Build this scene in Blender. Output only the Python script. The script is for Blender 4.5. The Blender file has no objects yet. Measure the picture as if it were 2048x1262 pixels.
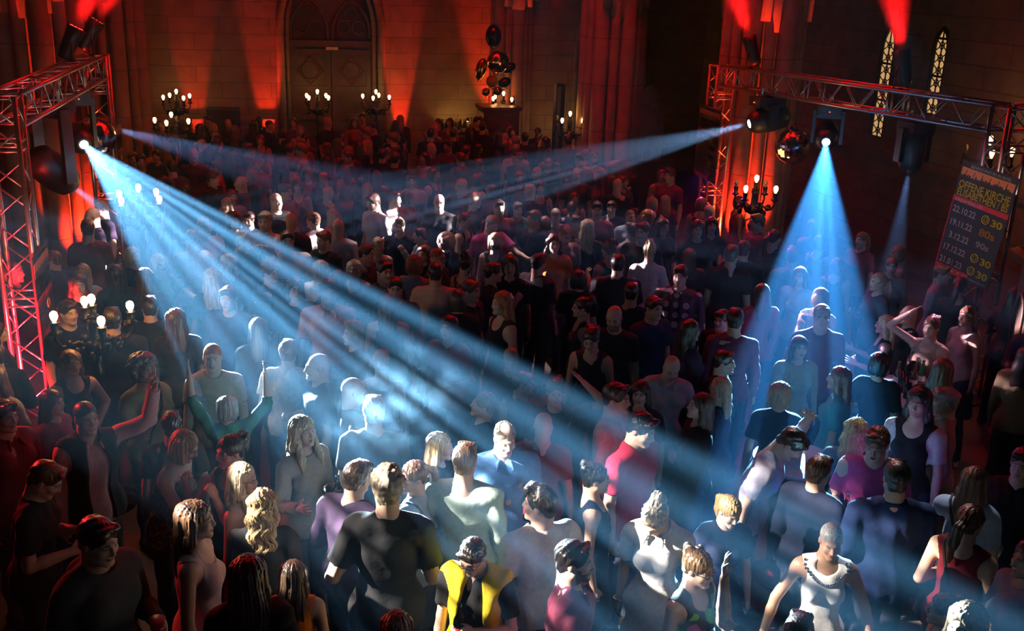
import bpy, bmesh, math, random, os
import numpy as np
from mathutils import Vector, Matrix, Euler
C = bpy.context.scene.collection
PI = math.pi
RND = random.Random(7)
V3 = lambda *a: np.array(a, float)

# ---------------------------------------------------------------- camera
FPX = 2066.0
CAM_H = 4.7
PSI, TH, RHO = math.radians(14), math.radians(18.2), math.radians(2.0)
cF = V3(math.sin(PSI)*math.cos(TH), math.cos(PSI)*math.cos(TH), -math.sin(TH))
_R0 = V3(math.cos(PSI), -math.sin(PSI), 0)
_U0 = np.cross(_R0, cF)
cR = _R0*math.cos(RHO) + _U0*math.sin(RHO)
cU = _U0*math.cos(RHO) - _R0*math.sin(RHO)
cO = V3(0, 0, CAM_H)
def ray(px, py): return cF + cR*(px-1024)/FPX + cU*(631-py)/FPX
def atz(px, py, z):
    d = ray(px, py); return cO + d*((z-CAM_H)/d[2])
def aty(px, py, y):
    d = ray(px, py); return cO + d*(y/d[1])
def atx(px, py, x):
    d = ray(px, py); return cO + d*(x/d[0])
def depth(p): return float((np.array(p)-cO) @ cF)

cam = bpy.data.cameras.new('camera')
cam.sensor_width = 36; cam.sensor_fit = 'HORIZONTAL'
cam.lens = 36*FPX/2048
cam.clip_start = .05; cam.clip_end = 200
cob = bpy.data.objects.new('camera', cam); C.objects.link(cob)
cob.matrix_world = Matrix(((cR[0], cU[0], -cF[0], cO[0]), (cR[1], cU[1], -cF[1], cO[1]), (cR[2], cU[2], -cF[2], cO[2]), (0, 0, 0, 1)))
bpy.context.scene.camera = cob

# ---------------------------------------------------------------- helpers
def tag(o, label=None, cat=None, group=None, kind=None):
    if label: o['label'] = label
    if cat: o['category'] = cat
    if group: o['group'] = group
    if kind: o['kind'] = kind
    return o
def empty(name, loc=(0, 0, 0), rz=0.0):
    o = bpy.data.objects.new(name, None); C.objects.link(o)
    o.empty_display_size = .1
    o.location = loc; o.rotation_euler = (0, 0, rz)
    return o
def mesh_np(name, v, f, smooth=True):
    """quads (n,4) or tris (n,3) array, or list of polygons"""
    me = bpy.data.meshes.new(name)
    if isinstance(f, np.ndarray):
        n, k = f.shape
        me.vertices.add(len(v)); me.vertices.foreach_set('co', np.asarray(v, np.float32).ravel())
        me.loops.add(n*k); me.loops.foreach_set('vertex_index', f.astype(np.int32).ravel())
        me.polygons.add(n); me.polygons.foreach_set('loop_start', np.arange(0, n*k, k, dtype=np.int32))
        try: me.polygons.foreach_set('loop_total', np.full(n, k, np.int32))
        except Exception: pass
        me.update(calc_edges=True)
    else:
        me.from_pydata([tuple(p) for p in v], [], f); me.update()
    if smooth: me.polygons.foreach_set('use_smooth', np.ones(len(me.polygons), bool))
    return me
def link(name, me, mat=None, parent=None, loc=None, rot=None, scale=None, color=None):
    o = bpy.data.objects.new(name, me); C.objects.link(o)
    if mat is not None and len(me.materials) == 0: me.materials.append(mat)
    if parent: o.parent = parent
    if loc is not None: o.location = loc
    if rot is not None: o.rotation_euler = rot
    if scale is not None: o.scale = scale if hasattr(scale, '__len__') else (scale,)*3
    if color is not None: o.color = (*color[:3], 1)
    return o

class MB:
    """collects shapes of ONE part into one mesh"""
    def __init__(s): s.v = []; s.f = []
    def add(s, vs, fs):
        b = len(s.v); s.v += [tuple(map(float, p)) for p in vs]; s.f += [tuple(i+b for i in q) for q in fs]; return s
    def box(s, c, d, R=None):
        c = np.array(c, float); h = np.array(d, float)/2
        vs = [V3(x, y, z)*h for z in (-1, 1) for y in (-1, 1) for x in (-1, 1)]
        if R is not None: vs = [np.array(R) @ p for p in vs]
        return s.add([p+c for p in vs], [(0, 2, 3, 1), (4, 5, 7, 6), (0, 1, 5, 4), (2, 6, 7, 3), (0, 4, 6, 2), (1, 3, 7, 5)])
    def bb(s, lo, hi):
        lo = np.array(lo, float); hi = np.array(hi, float); return s.box((lo+hi)/2, hi-lo)
    def tube(s, pts, r, n=10, cap=True, closed=False):
        pts = [np.array(p, float) for p in pts]; m = len(pts)
        rr = r if hasattr(r, '__len__') else [r]*m
        vs = []; u = None
        for i, p in enumerate(pts):
            a = pts[(i-1) % m] if (closed or i > 0) else p
            b = pts[(i+1) % m] if (closed or i < m-1) else p
            t = b-a; t = t/(np.linalg.norm(t)+1e-12)
            if u is None:
                u = np.cross(t, (0, 0, 1) if abs(t[2]) < .9 else (1, 0, 0))
            u = u - t*(u @ t); u /= np.linalg.norm(u)+1e-12
            w = np.cross(t, u)
            for k in range(n):
                a_ = 2*PI*k/n
                vs.append(p + rr[i]*(u*math.cos(a_)+w*math.sin(a_)))
        fs = []
        for i in range(m if closed else m-1):
            j = (i+1) % m
            for k in range(n):
                fs.append((i*n+k, i*n+(k+1) % n, j*n+(k+1) % n, j*n+k))
        if cap and not closed:
            fs.append(tuple(range(n-1, -1, -1))); fs.append(tuple((m-1)*n+k for k in range(n)))
        return s.add(vs, fs)
    def lathe(s, prof, c=(0, 0, 0), n=20, R=None):
        """prof: list of (r, z)"""
        vs = []; fs = []; c = np.array(c, float)
        for r, z in prof:
            for k in range(n):
                p = V3(r*math.cos(2*PI*k/n), r*math.sin(2*PI*k/n), z)
                if R is not None: p = np.array(R) @ p
                vs.append(p+c)
        m = len(prof)
        for i in range(m-1):
            for k in range(n):
                fs.append((i*n+k, i*n+(k+1) % n, (i+1)*n+(k+1) % n, (i+1)*n+k))
        fs.append(tuple(range(n-1, -1, -1))); fs.append(tuple((m-1)*n+k for k in range(n)))
        return s.add(vs, fs)
    def sphere(s, c, r, n=14, m=9, sc=(1, 1, 1)):
        prof = [(max(1e-4, math.sin(PI*i/m)), -math.cos(PI*i/m)) for i in range(m+1)]
        b = len(s.v); s.lathe(prof, (0, 0, 0), n)
        for i in range(b, len(s.v)):
            p = s.v[i]; s.v[i] = (c[0]+p[0]*r*sc[0], c[1]+p[1]*r*sc[1], c[2]+p[2]*r*sc[2])
        return s
    def prism(s, poly, d, M=None):
        """poly: 2D (x, z) outline extruded along y from 0 to d; M maps it"""
        n = len(poly); vs = [V3(x, 0, z) for x, z in poly]+[V3(x, d, z) for x, z in poly]
        if M is not None: vs = [M(p) for p in vs]
        fs = [tuple(range(n)), tuple(range(2*n-1, n-1, -1))]+[(i, i+n, (i+1) % n+n, (i+1) % n) for i in range(n)]
        return s.add(vs, fs)
    def me(s, name, smooth=False):
        m = mesh_np(name, s.v, s.f, smooth)
        bm = bmesh.new(); bm.from_mesh(m); bmesh.ops.recalc_face_normals(bm, faces=bm.faces); bm.to_mesh(m); bm.free()
        return m
    def build(s, name, mat, parent=None, smooth=False, **k):
        return link(name, s.me(name, smooth), mat, parent, **k)

def rot_to(d):
    """matrix turning +Z to d"""
    return np.array(Vector(d).to_track_quat('Z', 'Y').to_matrix())

# ---------------------------------------------------------------- materials
MATS = {}
def newmat(name):
    m = bpy.data.materials.new(name); m.use_nodes = True; nt = m.node_tree
    b = nt.nodes['Principled BSDF']; MATS[name] = m
    return m, nt, b
def mat(name, col=(.5, .5, .5), rough=.5, metal=0.0, emit=None, es=0.0, noise=0.0, nscale=8.0, bump=0.0, bscale=40.0, spec=None, objcol=False, sheen=0, trans=0, coat=0):
    m, nt, b = newmat(name); N = nt.nodes; L = nt.links
    b.inputs['Roughness'].default_value = rough; b.inputs['Metallic'].default_value = metal
    if spec is not None: b.inputs['Specular IOR Level'].default_value = spec
    if sheen: b.inputs['Sheen Weight'].default_value = sheen
    if trans: b.inputs['Transmission Weight'].default_value = trans
    if coat: b.inputs['Coat Weight'].default_value = coat
    tc = N.new('ShaderNodeTexCoord')
    if objcol:
        src = N.new('ShaderNodeObjectInfo').outputs['Color']
    else:
        r = N.new('ShaderNodeRGB'); r.outputs[0].default_value = (*col, 1); src = r.outputs[0]
    if noise:
        t = N.new('ShaderNodeTexNoise'); t.inputs['Scale'].default_value = nscale; t.inputs['Detail'].default_value = 4
        L.new(tc.outputs['Object'], t.inputs['Vector'])
        mr = N.new('ShaderNodeMapRange'); mr.inputs[1].default_value = .3; mr.inputs[2].default_value = .7
        mr.inputs[3].default_value = 1-noise; mr.inputs[4].default_value = 1+noise*.6
        L.new(t.outputs['Fac'], mr.inputs[0])
        mx = N.new('ShaderNodeMix'); mx.data_type = 'RGBA'; mx.blend_type = 'MULTIPLY'; mx.inputs[0].default_value = 1
        L.new(src, mx.inputs[6]); L.new(mr.outputs[0], mx.inputs[7]); src = mx.outputs[2]
    L.new(src, b.inputs['Base Color'])
    if bump:
        t = N.new('ShaderNodeTexNoise'); t.inputs['Scale'].default_value = bscale; t.inputs['Detail'].default_value = 5
        L.new(tc.outputs['Object'], t.inputs['Vector'])
        bp = N.new('ShaderNodeBump'); bp.inputs['Strength'].default_value = bump; bp.inputs['Distance'].default_value = .02
        L.new(t.outputs['Fac'], bp.inputs['Height']); L.new(bp.outputs[0], b.inputs['Normal'])
    if emit is not None:
        b.inputs['Emission Color'].default_value = (*emit, 1); b.inputs['Emission Strength'].default_value = es
        m.cycles.emission_sampling = 'NONE'
    return m
# ---------------------------------------------------------------- bodies: distance fields meshed to one surface
def _n(v): v = np.array(v, float); return v/(np.linalg.norm(v)+1e-12)
def axis(lo, hi, coarse, fine, spans):
    """grid coordinates, fine inside spans"""
    out = [lo]; x = lo
    while x < hi:
        st = coarse
        for a, b in spans:
            if a-coarse*.5 <= x <= b: st = fine; break
        x += st; out.append(x)
    return np.array(out)
class Field:
    def __init__(s, xs, ys, zs):
        s.ax = (xs, ys, zs); s.D = np.full((len(xs), len(ys), len(zs)), .2, np.float32)
    def block(s, lo, hi):
        sl = []
        for a, l, h in zip(s.ax, lo, hi):
            i = max(0, np.searchsorted(a, l)-1); j = min(len(a), np.searchsorted(a, h)+1)
            if j <= i: return None
            sl.append(slice(i, j))
        X, Y, Z = [a[q].astype(np.float32) for a, q in zip(s.ax, sl)]
        return tuple(sl), X[:, None, None], Y[None, :, None], Z[None, None, :]
    def put(s, lo, hi, fn, k, sub=False):
        m = max(k, .02)+.012
        b = s.block(np.array(lo)-m, np.array(hi)+m)
        if b is None: return
        sl, X, Y, Z = b
        d = fn(X, Y, Z).astype(np.float32); a = s.D[sl]
        if sub:
            d = -d
            if k > 0:
                h = np.maximum(k-np.abs(a-d), 0)/k; s.D[sl] = np.maximum(a, d)+h*h*k*.25
            else: s.D[sl] = np.maximum(a, d)
        else:
            if k > 0:
                h = np.maximum(k-np.abs(a-d), 0)/k; s.D[sl] = np.minimum(a, d)-h*h*k*.25
            else: s.D[sl] = np.minimum(a, d)
    def rc(s, p0, p1, r0, r1, k=.02, sub=False):
        p0 = np.array(p0, float); p1 = np.array(p1, float); r = max(r0, r1)
        v = p1-p0; vv = float(v @ v)+1e-9
        def fn(X, Y, Z):
            x, y, z = X-p0[0], Y-p0[1], Z-p0[2]
            t = np.clip((x*v[0]+y*v[1]+z*v[2])/vv, 0, 1)
            return np.sqrt((x-t*v[0])**2+(y-t*v[1])**2+(z-t*v[2])**2)-(r0+(r1-r0)*t)
        s.put(np.minimum(p0, p1)-r, np.maximum(p0, p1)+r, fn, k, sub)
    def ell(s, c, r, R=None, k=.02, sub=False):
        c = np.array(c, float); r = np.array(r, float)
        M = np.eye(3) if R is None else np.array(R)
        e = np.sqrt(((M*r[None, :])**2).sum(1))
        Mi = M.T
        def fn(X, Y, Z):
            x, y, z = X-c[0], Y-c[1], Z-c[2]
            q = [(Mi[i, 0]*x+Mi[i, 1]*y+Mi[i, 2]*z) for i in range(3)]
            k0 = np.sqrt((q[0]/r[0])**2+(q[1]/r[1])**2+(q[2]/r[2])**2)
            k1 = np.sqrt((q[0]/r[0]**2)**2+(q[1]/r[1]**2)**2+(q[2]/r[2]**2)**2)+1e-6
            return k0*(k0-1)/k1
        s.put(c-e, c+e, fn, k, sub)
    def ring(s, c, Rm, R, r, sx=1.0, k=.01):
        """torus round local z"""
        c = np.array(c, float); M = np.array(Rm).T
        def fn(X, Y, Z):
            x, y, z = X-c[0], Y-c[1], Z-c[2]
            q = [(M[i, 0]*x+M[i, 1]*y+M[i, 2]*z) for i in range(3)]
            return np.sqrt((np.sqrt((q[0]/sx)**2+q[1]**2)-R)**2+q[2]**2)-r
        s.put(c-R*1.2-r, c+R*1.2+r, fn, k)
    def plane(s, c, n):
        """keep the side the normal points away from"""
        X, Y, Z = s.ax; n = _n(n)
        d = (X[:, None, None]-c[0])*n[0]+(Y[None, :, None]-c[1])*n[1]+(Z[None, None, :]-c[2])*n[2]
        s.D = np.maximum(s.D, d.astype(np.float32))
    def disp(s, fn):
        X, Y, Z = s.ax
        s.D = s.D+fn(X[:, None, None], Y[None, :, None], Z[None, None, :]).astype(np.float32)
    def mesh(s):
        D = s.D; xs, ys, zs = s.ax
        D[0], D[-1] = np.maximum(D[0], .01), np.maximum(D[-1], .01)
        D[:, 0], D[:, -1] = np.maximum(D[:, 0], .01), np.maximum(D[:, -1], .01)
        D[:, :, 0], D[:, :, -1] = np.maximum(D[:, :, 0], .01), np.maximum(D[:, :, -1], .01)
        I = D < 0
        cnt = np.zeros(tuple(n-1 for n in D.shape), np.uint8)
        for a in (0, 1):
            for b in (0, 1):
                for c in (0, 1):
                    cnt += I[a:a+cnt.shape[0], b:b+cnt.shape[1], c:c+cnt.shape[2]]
        act = (cnt > 0) & (cnt < 8)
        ci, cj, ck = np.nonzero(act)
        idx = np.full(cnt.shape, -1, np.int32); idx[ci, cj, ck] = np.arange(len(ci))
        P = np.zeros((len(ci), 3)); W = np.zeros(len(ci))
        cor = [(a, b, c) for a in (0, 1) for b in (0, 1) for c in (0, 1)]
        for p in cor:
            for ax in range(3):
                if p[ax]: continue
                q = list(p); q[ax] = 1
                d0 = D[ci+p[0], cj+p[1], ck+p[2]]; d1 = D[ci+q[0], cj+q[1], ck+q[2]]
                m = (d0 < 0) != (d1 < 0)
                t = np.where(m, d0/np.where(m, d0-d1, 1), 0)
                e0 = np.stack([xs[ci+p[0]], ys[cj+p[1]], zs[ck+p[2]]], 1); e1 = np.stack([xs[ci+q[0]], ys[cj+q[1]], zs[ck+q[2]]], 1)
                P += np.where(m[:, None], e0+(e1-e0)*t[:, None], 0); W += m
        P /= W[:, None]
        F = []
        for ax in range(3):
            sl0 = [slice(1, -1)]*3; sl1 = [slice(1, -1)]*3
            sl0[ax] = slice(0, -1); sl1[ax] = slice(1, None)
            a, b = I[tuple(sl0)], I[tuple(sl1)]
            for flip in (False, True):
                m = (a & ~b) if not flip else (~a & b)
                i, j, k = np.nonzero(m)
                if ax == 0: i0, j0, k0 = i, j+1, k+1
                elif ax == 1: i0, j0, k0 = i+1, j, k+1
                else: i0, j0, k0 = i+1, j+1, k
                o = [(0, 0), (1, 0), (1, 1), (0, 1)]
                u, w = [(1, 2), (2, 0), (0, 1)][ax]
                qs = []
                for du, dw in o:
                    q = [i0.copy(), j0.copy(), k0.copy()]; q[u] = q[u]-1+du; q[w] = q[w]-1+dw
                    qs.append(idx[q[0], q[1], q[2]])
                if flip: qs = qs[::-1]
                F.append(np.stack(qs, 1))
        F = np.concatenate(F); F = F[(F >= 0).all(1)]
        return P, F

POSES = {
 'down': ((.16, .03, -1), (.08, -.22, -1), 'relax'),
 'back': ((.2, .25, -1), (.0, -.1, -1), 'relax'),
 'out': ((.45, .02, -1), (.25, -.25, -1), 'relax'),
 'bent': ((.22, .10, -1), (-.30, -.95, .12), 'grip'),
 'elbow': ((.42, .22, -1), (-.25, -.95, .05), 'grip'),
 'drink': ((.2, -.15, -1), (-.35, -.75, .6), 'grip'),
 'cross': ((.2, -.1, -1), (-.95, -.55, .12), 'relax'),
 'hip': ((.6, .3, -1), (-.55, -.5, -.55), 'relax'),
 'up': ((.35, -.25, 1), (.1, -.15, 1), 'open'),
 'wide': ((.8, -.2, .25), (.3, -.2, 1), 'open'),
 'wave': ((.75, -.35, .35), (.15, -.2, 1), 'v'),
 'face': ((.25, -.75, -.7), (-.30, -.25, .95), 'fist'),
 'chin': ((.15, -.5, -.9), (-.25, -.55, .9), 'fist'),
 'phone': ((.15, -.12, -1), (-.35, -.92, .28), 'grip'),
 'headtop': ((.85, -.3, .5), (-.75, .0, .75), 'open'),
 'chest': ((.22, -.2, -.95), (-.5, -.75, .5), 'open'),
 'gest': ((.28, -.2, -1), (.05, -1, .35), 'open'),
 'reach': ((.3, -.75, -.55), (.0, -1, -.1), 'relax'),
 'ok': ((.1, -.5, .85), (.05, -.12, 1), 'ok'),
 'shout': ((.5, -.6, -.2), (-.2, -.5, .85), 'open'),
}
def frame(yaw, pitch, roll):
    """torso or head turn: yaw to the figure's left positive, pitch forward positive, roll to its left positive"""
    y, p, r = map(math.radians, (yaw, pitch, roll))
    Rz = np.array(Matrix.Rotation(y, 3, 'Z')); Rx = np.array(Matrix.Rotation(p, 3, 'X')); Ry = np.array(Matrix.Rotation(r, 3, 'Y'))
    return Rz @ Ry @ Rx
class Rig:
    def __init__(s, q):
        g = s.fem = q.get('sex', 'm') == 'f'
        s.w = q.get('build', 1.0)*(.90 if g else 1.0)
        lean = q.get('lean', (0, 0)); s.T = frame(q.get('twist', 0), lean[0], lean[1])
        s.wa = V3(0, 0, 1.0)                             # waist pivot
        hd = q.get('head', (0, 0, 0)); s.H = s.T @ frame(*hd)
        s.neck = s.t(0, .012, 1.475)
        s.hc = s.neck + s.T @ V3(0, -.005, .045) + s.H @ V3(0, -.02, .112)
        s.hang = frame(q.get('twist', 0)+hd[0], lean[0]*.25+min(0, hd[1])*.5, 0)
        s.arm = {}
        for sd, key in ((-1, 'armR'), (1, 'armL')):
            u, f, hand = (lambda P: POSES[P] if isinstance(P, str) else P)(q.get(key, 'down'))
            if q.get(key+'h'): hand = q[key+'h']
            u = _n(u)*V3(sd, 1, 1); f = _n(f)*V3(sd, 1, 1)
            sh0 = V3(sd*.182*s.w, .008, 1.405)
            lift = max(0, u[2])*.05
            sh = s.wa + s.T @ (sh0+V3(0, 0, lift)-s.wa)
            el = sh + s.T @ u*.285; wr = el + s.T @ f*.25
            a = s.T @ f
            inn = s.T @ V3(-sd, 0, 0); pn = inn-a*(inn @ a)
            if np.linalg.norm(pn) < .45: pn = s.T @ V3(0, .3, -1); pn = pn-a*(pn @ a)
            if key == 'armR' and q.get('palmR') is not None: pn = s.T @ _n(q['palmR']); pn = pn-a*(pn @ a)
            if key == 'armL' and q.get('palmL') is not None: pn = s.T @ _n(q['palmL']); pn = pn-a*(pn @ a)
            pn = _n(pn); th = -sd*np.cross(a, pn)
            s.arm[sd] = dict(sh=sh, el=el, wr=wr, a=a, p=pn, t=th, hand=hand, palm=wr+a*.075+pn*.034)
    def t(s, x, y, z): return s.wa + s.T @ (V3(x, y, z)-s.wa)
    def h(s, x, y, z): return s.hc + s.H @ V3(x, y, z)
HEAD_R = .88
def put_torso(F, r, e=0.0, k=.05):
    w = r.w; T = r.T; fe = r.fem
    F.ell((0, .005, .95), (.158*(1.08 if fe else 1)*w+e, .118+e, .13+e), None, k)
    F.ell(r.t(0, .0, 1.08), ((.118 if fe else .142)*w+e, .098+e, .17+e), T, k)
    F.ell(r.t(0, .0, 1.27), ((.142 if fe else .165)*w+e, .112+e, .20+e), T, k)
    F.rc(r.t(-.13*w, .005, 1.395), r.t(.13*w, .005, 1.395), .062+e, .062+e, k)
    for sd in (-1, 1):
        F.rc(r.t(0, .02, 1.46), r.t(sd*.14*w, .012, 1.42), .045+e, .042+e, k)
        if fe: F.ell(r.t(sd*.066, -.080, 1.275), (.054+e, .052+e, .056+e), T, .03)
        else: F.ell(r.t(sd*.075, -.075, 1.31), (.075+e, .045+e, .06+e), T, .04)
def put_arm(F, r, sd, e0=0.0, upto=2.0, k=.010, flare=0.0, hand=False, lod=0):
    A = r.arm[sd]; m = .86 if r.fem else 1.0
    f1 = min(1, upto)
    F.rc(A['sh'], A['sh']+(A['el']-A['sh'])*f1, .053*m+e0, (.053+(.040-.053)*f1)*m+e0+flare, .026)
    if upto > 1:
        f2 = upto-1; p = A['el']+(A['wr']-A['el'])*.35*min(1, f2/.35)
        F.rc(A['el'], p, .040*m+e0, .041*m+e0, k)
        if f2 > .35: F.rc(p, A['el']+(A['wr']-A['el'])*f2, .041*m+e0, (.041+(.027-.041)*(f2-.35)/.65)*m+e0+flare, k)
    if hand:
        a, p, t, w = A['a'], A['p'], A['t'], A['wr']; g = .9 if r.fem else 1.0
        P = lambda x, y, z: w+(a*x+t*y+p*z)*g
        Rm = np.stack([a, t, p], 1)
        F.ell(P(.05, 0, 0), (.052*g, .041*g, .017*g), Rm, .02)
        F.rc(P(.075, .026, 0), P(.075, -.028, 0), .0125*g, .0115*g, .01)
        st = A['hand']
        cur = {'relax': [(.45, .5, .3)]*4, 'grip': [(1.0, 1.15, .7)]*4, 'fist': [(1.35, 1.5, .9)]*4, 'open': [(.05, .12, .1)]*4,
               'v': [(.0, .05, .0), (.0, .05, .0), (1.4, 1.5, .8), (1.4, 1.5, .8)],
               'ok': [(.9, .9, .5), (.25, .3, .2), (.1, .2, .1), (.0, .1, .1)], 'point': [(.0, .05, .05)]+[(1.4, 1.5, .8)]*3}[st]
        spread = {'open': .16, 'v': .2, 'ok': .14}.get(st, .03)
        for i, (y, L) in enumerate(((.029, .072), (.010, .080), (-.010, .074), (-.028, .058))):
            b = P(.086-.004*abs(i-1), y, 0); ang = 0
            dv = a*math.cos(spread*(1.5-i))+t*math.sin(spread*(1.5-i))
            for sg, (c, fr) in enumerate(zip(cur[i], (.45, .32, .25))):
                ang += c
                d = dv*math.cos(ang)+p*math.sin(ang)
                e = b+d*L*fr*g
                F.rc(b, e, (.0092-.0008*sg)*g, (.0084-.0008*sg)*g, .004)
                b = e
        tb = P(.022, .03, .004)
        td = {'open': (.55, .8, .1), 'grip': (.6, .35, .65), 'fist': (.65, -.05, .75), 'ok': (.8, .3, .55), 'v': (.65, -.1, .75)}.get(st, (.75, .45, .3))
        tm = tb+(a*td[0]+t*td[1]+p*td[2])*.036*g
        te = tm+_n(a*(td[0]+.35)+t*(td[1]-.2)+p*(td[2]))*.032*g
        F.rc(tb, tm, .013*g, .0105*g, .012); F.rc(tm, te, .0105*g, .0085*g, .006)
def put_legs(F, r, e=0.0, k=.03, foot=True, st=0.0):
    w = r.w
    for sd in (-1, 1):
        hp = V3(sd*.085, .0, .93); kn = V3(sd*(.098+st*.6), -.012, .49); an = V3(sd*(.10+st), .02, .085)
        F.rc(hp, kn, .088*w**.5+e, .056+e, k)
        F.rc(kn, an, .054+e, .037+e, k); F.ell(kn*.62+an*.38+V3(0, .022, 0), (.047+e, .05+e, .12+e), None, .03)
        if foot: F.rc(an+V3(0, .02, -.045), an+V3(sd*.03, -.17, -.055), .04+e, .03+e, .03)
def head_fn(F, r, q):
    h, H = r.h, r.H; fe = r.fem; m = .94 if fe else 1.0
    s = HEAD_R*m
    def E(c, rad, k=.012, sub=False): F.ell(h(*(V3(*c)*s)), V3(*rad)*s, H, k, sub)
    def S(a, b, r0, r1, k=.012, sub=False): F.rc(h(*(V3(*a)*s)), h(*(V3(*b)*s)), r0*s, r1*s, k, sub)
    E((0, .018, .04), (.080, .100, .088)); E((0, -.03, -.03), (.064, .072, .088), .03)
    jw = .90 if fe else 1.0
    for sd in (-1, 1):
        S((sd*.052*jw, -.005, -.065), (sd*.018, -.078, -.105), .024*jw, .018*jw, .02)
        E((sd*.040, -.066, -.03), (.026, .024, .024), .02)
        S((sd*.012, -.094, .024), (sd*.046, -.078, .022), .010, .009, .012)
    E((0, -.084, -.107), (.022, .018, .018), .015)
    for sd in (-1, 1): E((sd*.032, -.104, .004), (.017, .014, .011), .010, True)
    for sd in (-1, 1): E((sd*.032, -.080, .003), (.0145, .0145, .0125), .003)
    for sd in (-1, 1): S((sd*.019, -.092, .0105), (sd*.046, -.086, .0105), .004, .004, .004)
    S((0, -.094, .016), (0, -.116, -.030), .0085, .012, .012)
    for sd in (-1, 1): E((sd*.012, -.104, -.036), (.009, .010, .008), .008)
    mo = q.get('mouth', 0)
    E((0, -.097, -.060), (.024, .010, .0065), .006); E((0, -.095, -.0715-mo*.012), (.021, .011, .0075), .006)
    if mo: E((0, -.104, -.066-mo*.006), (.019, .02, .004+.009*mo), .002, True)
    for sd in (-1, 1): E((sd*.080, .012, -.004), (.010, .021, .034), .008)
    F.rc(r.t(0, .02, 1.42), h(0, .012, -.07), (.050 if fe else .060), (.047 if fe else .056), .03)
    F.rc(r.t(0, .02, 1.42), h(0, .05, -.03), (.045 if fe else .055), .05*m, .03)
def bounds(r, m=.07, zlo=0.0):
    pts = [r.hc, r.hc]
    for A in r.arm.values(): pts += [A['sh'], A['el'], A['wr'], A['wr']+A['a']*.16]
    P = np.array(pts)
    lo = np.minimum(P.min(0)-m, (-.21, -.24, zlo)); hi = np.maximum(P.max(0)+m, (.21, .17, 1.5))
    hi[2] = max(hi[2], r.hc[2]+.14); lo = np.minimum(lo, r.hc-.14); hi = np.maximum(hi, r.hc+.14); lo[2] = zlo
    return lo, hi
LODS = {0: (.0056, .015, .0095, .0072), 1: (.0088, .022, .015, .0115), 2: (.0145, .03, .024, .018)}
def body_mesh(q, lod):
    r = Rig(q); fi, co, _, _ = LODS[lod]
    lo, hi = bounds(r, .05, -.012)
    sp = [[(r.hc[i]-.125, r.hc[i]+.135)] for i in range(3)]
    if lod < 2:
        for sd, A in r.arm.items():
            if q.get('armL' if sd > 0 else 'armR', 'down') in ('down', 'back', 'out', 'reach', 'hip'): continue
            for i in range(3):
                c = A['wr']+A['a']*.085; sp[i].append((c[i]-.095, c[i]+.095))
    xs, ys, zs = [axis(lo[i], hi[i], co, fi, sp[i]) for i in range(3)]
    F = Field(xs, ys, zs)
    put_torso(F, r); put_legs(F, r)
    for sd in (-1, 1): put_arm(F, r, sd, hand=True, lod=lod)
    head_fn(F, r, q)
    P, Fc = F.mesh()
    # the legs are covered: merge their grid to larger cells
    low = P[:, 2] < .82; cell = co*1.6
    key = np.floor(P/cell).astype(np.int64); key = (key[:, 0]+500)*4000000+(key[:, 1]+500)*2000+(key[:, 2]+500)
    key[~low] = -1-np.arange(len(P))[~low]
    _, inv = np.unique(key, return_inverse=True); nv = inv.max()+1; cn = np.bincount(inv, minlength=nv)
    P = np.stack([np.bincount(inv, P[:, i], nv)/cn for i in range(3)], 1)
    q4 = inv[Fc]; Fc = np.concatenate([q4[:, [0, 1, 2]], q4[:, [0, 2, 3]]])
    Fc = Fc[(Fc[:, 0] != Fc[:, 1]) & (Fc[:, 1] != Fc[:, 2]) & (Fc[:, 0] != Fc[:, 2])]
    # colour of lips, brows, eyes and beard as the skin's own marks
    s = HEAD_R*(.94 if r.fem else 1)
    L = ((P-r.hc) @ r.H)/s
    x, y, z = np.abs(L[:, 0]), L[:, 1], L[:, 2]
    col = np.zeros((len(P), 4), np.float32)
    inh = (np.abs(L) < .16).all(1) & (y < -.02)
    def pa(m, c, a):
        m = m & inh; col[m] = (*c, a)
    hc = np.array(q.get('hair_col', (.05, .03, .02)))
    bd = q.get('beard', 0)
    if bd:
        pa((z < -.028) & (z > -.14) & (y < .0) & ~((x < .026) & (z > -.08) & (z < -.053)) & ~((x > .03) & (y < -.055) & (z > -.05)), hc*.7, bd)
    pa((x > .012) & (x < .050) & (np.abs(z-(.026-.10*np.maximum(0, x-.036))) < .0052) & (y < -.07), hc*.55+.01, .85)
    pa((np.hypot(x, (z+.066)*2.1) < .0245) & (y < -.085), (.42, .09, .09) if r.fem else (.36, .14, .12), .7)
    if q.get('mouth', 0): pa((np.hypot(x, (z+.066+q['mouth']*.006)*1.5) < .017) & (y > -.1025) & (y < -.07), (.05, .01, .01), 1)
    ey = np.sqrt((x-.032)**2+(z-.003)**2)
    if not q.get('shut'):
        pa((ey < .0125) & (np.abs(z-.003) < .0075) & (y < -.083), (.62, .60, .58), .9)
        pa((ey < .0062) & (y < -.083), (.03, .02, .015), 1)
    pa((np.abs(np.sqrt(((x-.032)/1.5)**2+(z-.0005)**2)-.0098) < .0022) & (z > .003) & (y < -.07), (.03, .02, .015), .7)
    me = mesh_np('person', P, Fc)
    at = me.color_attributes.new('marks', 'FLOAT_COLOR', 'POINT'); at.data.foreach_set('color', col.ravel())
    return me, r
def grid_for(lo, hi, st): return [np.arange(lo[i], hi[i]+st, st) for i in range(3)]
def wr_noise(seed, amp, fr):
    rs = np.random.RandomState(seed); ks = rs.normal(0, fr, (5, 3)); ph = rs.uniform(0, 6.28, 5)
    ks[:, 2] *= .6
    return lambda X, Y, Z: amp*sum(np.sin(k[0]*X+k[1]*Y+k[2]*Z+p) for k, p in zip(ks, ph))/2.2
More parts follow.
